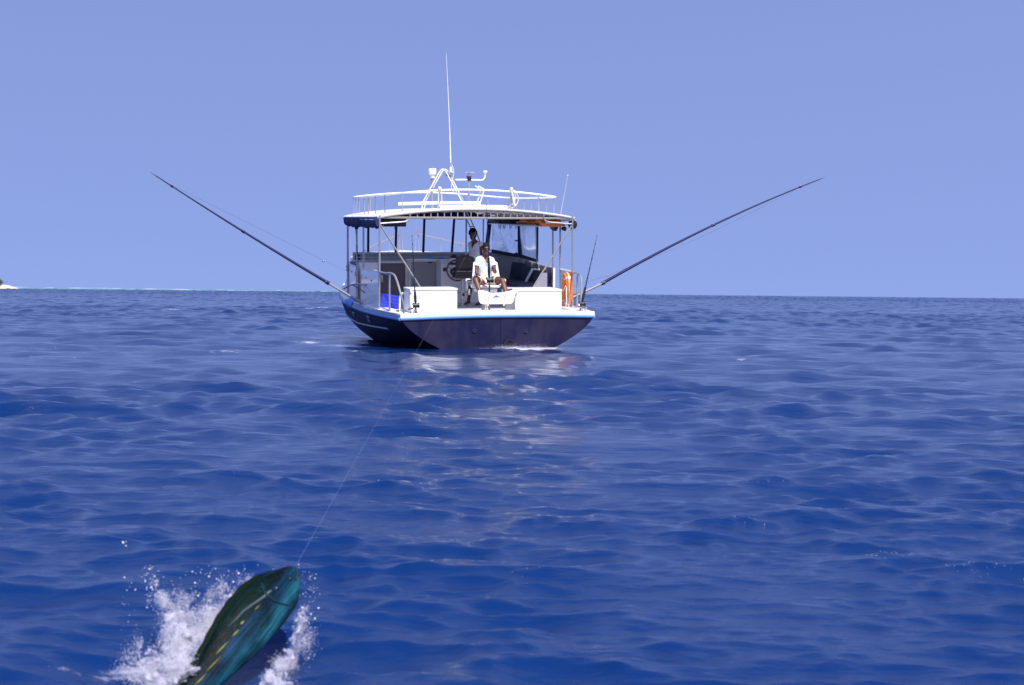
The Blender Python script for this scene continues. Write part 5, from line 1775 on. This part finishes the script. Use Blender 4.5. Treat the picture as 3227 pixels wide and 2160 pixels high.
# long dorsal fin along the back, folded low
mb = MB()
rings = []
for s in np.linspace(40, 640, 40):
    s = float(s)
    d = interp(s, ST, DO)
    hgt = interp(s, [40, 90, 200, 420, 640], [2, 13, 12, 10, 2]) * (1 + .10 * math.sin(s * .55))
    rings.append([fpt(s, d - 3, 3.0), fpt(s, d + hgt, .8), fpt(s, d + hgt, -.8), fpt(s, d - 3, -3.0)])
mb.loft(rings)
part(fish, 'dorsal_fin', mb, M['fin'])
# pectoral fin: a pale curved blade on the flank
mb = MB()
rings = []
for i, (s, c, w) in enumerate(((96, 10, 4), (110, 13, 6), (128, 17, 4.5), (150, 24, 3), (174, 30, 2.4), (198, 31, 2.4), (222, 34, 1))):
    th = interp(s, ST, TH)
    rings.append([fpt(s, c - w, th * .90 + 1), fpt(s, c, th * .86 + 5), fpt(s, c + w, th * .80 + 2), fpt(s, c, th * .80)])
mb.loft(rings)
part(fish, 'pectoral_fin', mb, M['finlight'])
# yellow marks along the border of the flank
for s, c, l_, w in ((148, 10, 16, .8), (196, 15, 11, 1.7), (223, 12, 21, 1.3), (266, 15, 38, 1.2), (304, 7, 46, .9), (346, 8, 34, 1.0)):
    th = interp(s, ST, TH)
    d = interp(s, ST, DO)
    h = th * max(.1, 1 - (c / d) ** 2) ** .42
    mb = MB()
    rings = []
    for i in range(5):
        q = (i / 4 - .5)
        ww = w * (1 - (2 * q) ** 2) + .3
        ss2 = s + q * l_
        cc2 = c + q * l_ * .10
        hh = interp(ss2, ST, TH) * max(.1, 1 - (cc2 / d) ** 2) ** .42
        rings.append([fpt(ss2, cc2 - ww, hh), fpt(ss2, cc2, hh + 1.2), fpt(ss2, cc2 + ww, hh), fpt(ss2, cc2, hh - 2)])
    mb.loft(rings)
    part(fish, 'yellow_mark', mb, M['spot'])
# eye, gill edge, mouth
ey = part(fish, 'eye', MB().ball(fpt(42, -8, interp(42, ST, TH) * .93), .007, 10, 8), M['eye'])
mb = MB().tube(smooth_curve([fpt(92, 38, 18), fpt(108, 20, 26), fpt(112, -8, 28), fpt(100, -36, 22), fpt(84, -52, 11)], 5), .004, 6)
part(fish, 'gill_edge', mb, M['fish'])
mb = MB().tube(smooth_curve([fpt(-1, 0, 3), fpt(10, -9, 12), fpt(22, -16, 16), fpt(33, -20, 18)], 5), .0035, 6)
part(fish, 'mouth', mb, M['black'])
# forked tail under water, out of the frame
mb = MB()
mb.prism([fpt(690, 9, -2), fpt(800, 70, -2), fpt(745, 0, -2), fpt(800, -70, -2), fpt(690, -9, -2)], fl * 4 * KP)
part(fish, 'tail_fin', mb, M['fin'])

# ------------------------------------------------------------------ fishing line from the rod tip to the fish
tip_w = CHAIR @ at_rod(1.0)
pts = []
for i in range(41):
    s = i / 40
    p = tip_w.lerp(MOUTH - ax * .005, s) + Vector((0, 0, -.16 * math.sin(math.pi * s)))
    pts.append(p)
rad = [.0028 + .0 * i for i in range(41)]
rad = [interp(i / 40, [0, .2, .5, .8, 1], [.0009, .0008, .00028, .00016, .00022]) for i in range(41)]
o = bpy.data.objects.new('fishing_line', MB().tube(pts, rad, 6).mesh('fishing_line', M['line']))
COL.objects.link(o)
o['label'] = 'thin taut fishing line running from the rod to the fish'
o['category'] = 'fishing line'

# ------------------------------------------------------------------ splash round the fish
def splash_mat(name, alpha_lo, col):
    m = bpy.data.materials.new(name)
    m.use_nodes = True
    N, L = m.node_tree.nodes, m.node_tree.links
    b = N['Principled BSDF']
    b.inputs['Base Color'].default_value = (*col, 1)
    b.inputs['Roughness'].default_value = .25
    b.inputs['Transmission Weight'].default_value = .12
    b.inputs['IOR'].default_value = 1.33
    b.inputs['Alpha'].default_value = alpha_lo
    return m
M['spray'] = splash_mat('water_spray', .50, (.84, .84, .92))
M['glint'] = mat('water_bead', (.92, .92, .95), .05)

def wz(x, y):
    a, b_, c = waves(np.array([x]), np.array([y]), np.array([.02]))
    return float(c[0])
jets = []
def jet(u0, v0, u1, v1, d, w0, w1, n, rmin, rmax, d1=None, arc=0.0):
    A, B = img_point(u0, v0, d), img_point(u1, v1, d1 or d + .05)
    jets.append((A, B, w0, w1, n, rmin, rmax, arc))
# (feet, tips in photograph pixels only fix where in the place the jets stand)
# main finger to the upper left, fan behind the back, lower left mass, wash to the right
jet(600, 2050, 466, 1796, 4.45, .055, .008, 7500, .0006, .0022, 4.75)
for u1, v1, w1 in ((515, 1870, .030), (555, 1865, .035), (600, 1870, .035), (650, 1850, .030), (700, 1832, .030), (745, 1822, .030), (785, 1818, .020)):
    jet(590 + (u1 - 520) * .55, 2080 - (u1 - 520) * .28, u1, v1, 4.42, .055, w1, 6200, .0006, .0021, 4.8)
for u1, v1, w1 in ((500, 1960, .05), (440, 2020, .05), (400, 2070, .05), (375, 2120, .05), (520, 2060, .06), (450, 2110, .06)):
    jet(545 if v1 > 2000 else 585, 2120, u1, v1, 4.22, .050, w1 * .9, 4600, .0006, .0022, 4.32)
for u1, v1, w1 in ((985, 1855, .022), (978, 1920, .03), (985, 1990, .04), (965, 2050, .05), (935, 2110, .05)):
    jet(885, 2095, u1, v1, 4.38, .034, w1 * .9, 2000, .0006, .0020, 4.55)
jet(520, 2165, 430, 2150, 4.15, .06, .07, 5000, .0006, .0022)
jet(850, 2150, 915, 2130, 4.16, .04, .05, 3000, .0006, .0020)
OCT = [(1, 0, 0), (-1, 0, 0), (0, 1, 0), (0, -1, 0), (0, 0, 1), (0, 0, -1)]
OF = np.array([(0, 2, 4), (2, 1, 4), (1, 3, 4), (3, 0, 4), (2, 0, 5), (1, 2, 5), (3, 1, 5), (0, 3, 5)])
TET = np.array([(1, 1, 1), (1, -1, -1), (-1, 1, -1), (-1, -1, 1)], np.float32) * .8
TF = np.array([(0, 1, 2), (0, 3, 1), (0, 2, 3), (1, 3, 2)])
OV = np.array(OCT, np.float32)
cent, rads = [], []
for A, B, w0, w1, n, r0, r1, arc in jets:
    s = rng.beta(1.0, 1.5, n)
    base = np.array(A)[None] + (np.array(B) - np.array(A))[None] * s[:, None]
    w = (w0 + (w1 - w0) * s)[:, None]
    # clumping: offset by low frequency noise so the veil has holes and ropes
    off3 = rng.normal(0, 1, (n, 3)) * w * np.array([.42, .5, .36])[None]
    p = base + off3
    keep = np.array([mnoise.noise((float(q[0]) * 15, float(q[1]) * 15, float(q[2]) * 9)) > .0 for q in p])
    p = p[keep]
    cent.append(p)
    rads.append(r0 + (r1 - r0) * rng.beta(1.1, 4.5, len(p)))
# loose drops thrown clear
def loose(n, u0, u1, v0, v1, d0, d1, rlo, rhi):
    out = []
    for _ in range(n):
        out.append(img_point(rng.uniform(u0, u1), rng.uniform(v0, v1), rng.uniform(d0, d1)))
    cent.append(np.array([tuple(p) for p in out]))
    rads.append(rlo + (rhi - rlo) * rng.beta(1, 4, n))
loose(300, 380, 1000, 1780, 2120, 4.5, 5.1, .0010, .0042)
loose(60, 880, 1010, 1800, 1990, 4.6, 5.0, .0012, .0045)
loose(50, 600, 800, 1790, 1880, 4.8, 5.1, .0012, .005)
loose(5, 385, 410, 1705, 1725, 4.9, 4.92, .002, .0055)
loose(26, 455, 500, 1780, 1860, 4.85, 4.9, .0015, .0042)
loose(20, 462, 478, 1850, 1920, 4.85, 4.9, .0015, .0042)
C = np.concatenate(cent).astype(np.float32)
Rr = np.concatenate(rads).astype(np.float32)
nb = len(C)
big = Rr > .0019
def drops(Cs, Rs, shape, faces, v0):
    n = len(Cs)
    st = rng.uniform(.7, 1.5, (n, 1, 3)).astype(np.float32)
    V_ = (Cs[:, None, :] + shape[None] * Rs[:, None, None] * st).reshape(-1, 3)
    F_ = (faces[None] + (np.arange(n) * len(shape))[:, None, None]).reshape(-1, 3) + v0
    return V_, F_
V1, F1 = drops(C[~big], Rr[~big], TET, TF, 0)
V2, F2 = drops(C[big], Rr[big], OV, OF, len(V1))
V = np.concatenate([V1, V2])
Fc = np.concatenate([F1, F2])
me = bpy.data.meshes.new('splash')
me.from_pydata(V.tolist(), [], Fc.tolist())
me.shade_smooth()
me.materials.append(M['spray'])
me.materials.append(M['glint'])
mi = np.concatenate([np.zeros(len(F1), np.int32), np.repeat((Rr[big] > .0026).astype(np.int32), 8)])
me.polygons.foreach_set('material_index', mi)
o = bpy.data.objects.new('splash', me)
COL.objects.link(o)
o['kind'] = 'stuff'
o['label'] = 'white splash of spray and drops thrown up around the leaping fish'
# broken foam heap where the body parts the surface: lumpy milky water
mb = MB()
rr = random.Random(21)
for k in range(900):
    A, B, w0, w1, *_ = jets[rr.choice([k for k in range(len(jets)) if not 14 <= k <= 18 or rr.random() < .25])]
    s = rr.betavariate(1.0, 2.2)
    w = w0 + (w1 - w0) * s
    p = A.lerp(B, s) + Vector((rr.gauss(0, .34) * w, rr.gauss(0, .4) * w, rr.gauss(0, .3) * w - .01))
    q = rr.uniform(.005, .013) * (1 - .5 * s)
    mb.ball(p, (q * rr.uniform(.8, 1.6), q * rr.uniform(.8, 1.6), q * rr.uniform(.7, 1.5)), 7, 5)
mef2 = remeshed(mb, 'splash_sheet', M['spray'], .0055, (0, 0, 0), 2)
for v_ in mef2.vertices:
    q = v_.co * 55
    v_.co += Vector((mnoise.noise(q), mnoise.noise(q + Vector((7, 0, 0))), mnoise.noise(q + Vector((0, 9, 0))))) * .007
M['veil'] = splash_mat('water_veil', .34, (.62, .62, .74))
mef2.materials[0] = M['veil']
o = bpy.data.objects.new('splash_sheet', mef2)
COL.objects.link(o)
o['kind'] = 'stuff'
o['label'] = 'milky sheets of water rising beside the fish'

# ------------------------------------------------------------------ foam bubbles along the transom and on the chop
cent, rads = [], []
def bubbles(n, fx, fy, rlo, rhi, lift=.0):
    x, y = fx(n), fy(n)
    a, b_, c = waves(x, y, np.full(n, .05))
    lx, ly = boat_local(x, y)
    c = c * (1 - .55 * np.exp(-(lx / 2.6) ** 4 - ((ly - 4) / 6.0) ** 4))
    cent.append(np.stack([x + a, y + b_, c + rng.exponential(max(lift, 1e-4), n)], -1))
    rads.append(rlo + (rhi - rlo) * rng.beta(1, 3, n))
def line_pts(p0, p1, spread):
    A, B = np.array(BOAT @ Vector(p0)), np.array(BOAT @ Vector(p1))
    tt = rng.uniform(0, 1, 100000)
    sx_, sy_ = rng.normal(0, spread[0], 100000), rng.normal(0, spread[1], 100000)
    return (lambda n: A[0] + (B[0] - A[0]) * tt[:n] + sx_[:n]), (lambda n: A[1] + (B[1] - A[1]) * tt[:n] + sy_[:n])
fx, fy = line_pts((.0, -.10, 0), (.95, -.10, 0), (.10, .10))
bubbles(9000, fx, fy, .0015, .0075, .020)
fx, fy = line_pts((-.4, -.10, 0), (1.3, -.10, 0), (.12, .18))
bubbles(3000, fx, fy, .0015, .0065, .010)
for cx, cy, sx_, sy_, n in ((pq.x - 1.15, pq.y + 1.4, .18, .4, 260), (pq.x - .3, pq.y - .9, .5, .9, 120), (-3.3, 26.6, .5, .7, 160)):
    bubbles(n, lambda k, cx=cx, sx_=sx_: rng.normal(cx, sx_, k), lambda k, cy=cy, sy_=sy_: rng.normal(cy, sy_, k), .002, .008, .004)
ys_ = 4.6 * np.exp(rng.uniform(0, 1, 9000) * math.log(60 / 4.6))
xs2 = ys_ * rng.uniform(-.42, .42, 9000)
a, b_, c = waves(xs2, ys_, np.full(9000, .05))
order = np.argsort(-c / (1 + .002 * ys_))[:110:5]
for k in order:
    yk = float(ys_[k])
    n = int(rng.integers(3, 16))
    sp_ = .02 + .006 * yk
    bubbles(n, lambda q, k=k, sp_=sp_: rng.normal(xs2[k], sp_ * 1.1, q), lambda q, k=k, sp_=sp_: rng.normal(ys_[k] - .04, sp_ * .6, q), .0010, .0014 + .0003 * yk, .002)
C = np.concatenate(cent).astype(np.float32)
Rr = np.concatenate(rads).astype(np.float32)
nb = len(C)
V = (C[:, None, :] + OV[None] * Rr[:, None, None]).reshape(-1, 3)
Fc = (OF[None] + (np.arange(nb) * 6)[:, None, None]).reshape(-1, 3)
me = bpy.data.meshes.new('foam')
me.from_pydata(V.tolist(), [], Fc.tolist())
me.shade_smooth()
me.materials.append(M['spray'])
o = bpy.data.objects.new('foam', me)
COL.objects.link(o)
o['kind'] = 'stuff'
o['label'] = 'white foam bubbling behind the transom and beside the port quarter'

for o in bpy.data.objects:
    if '_base' in o:
        del o['_base']
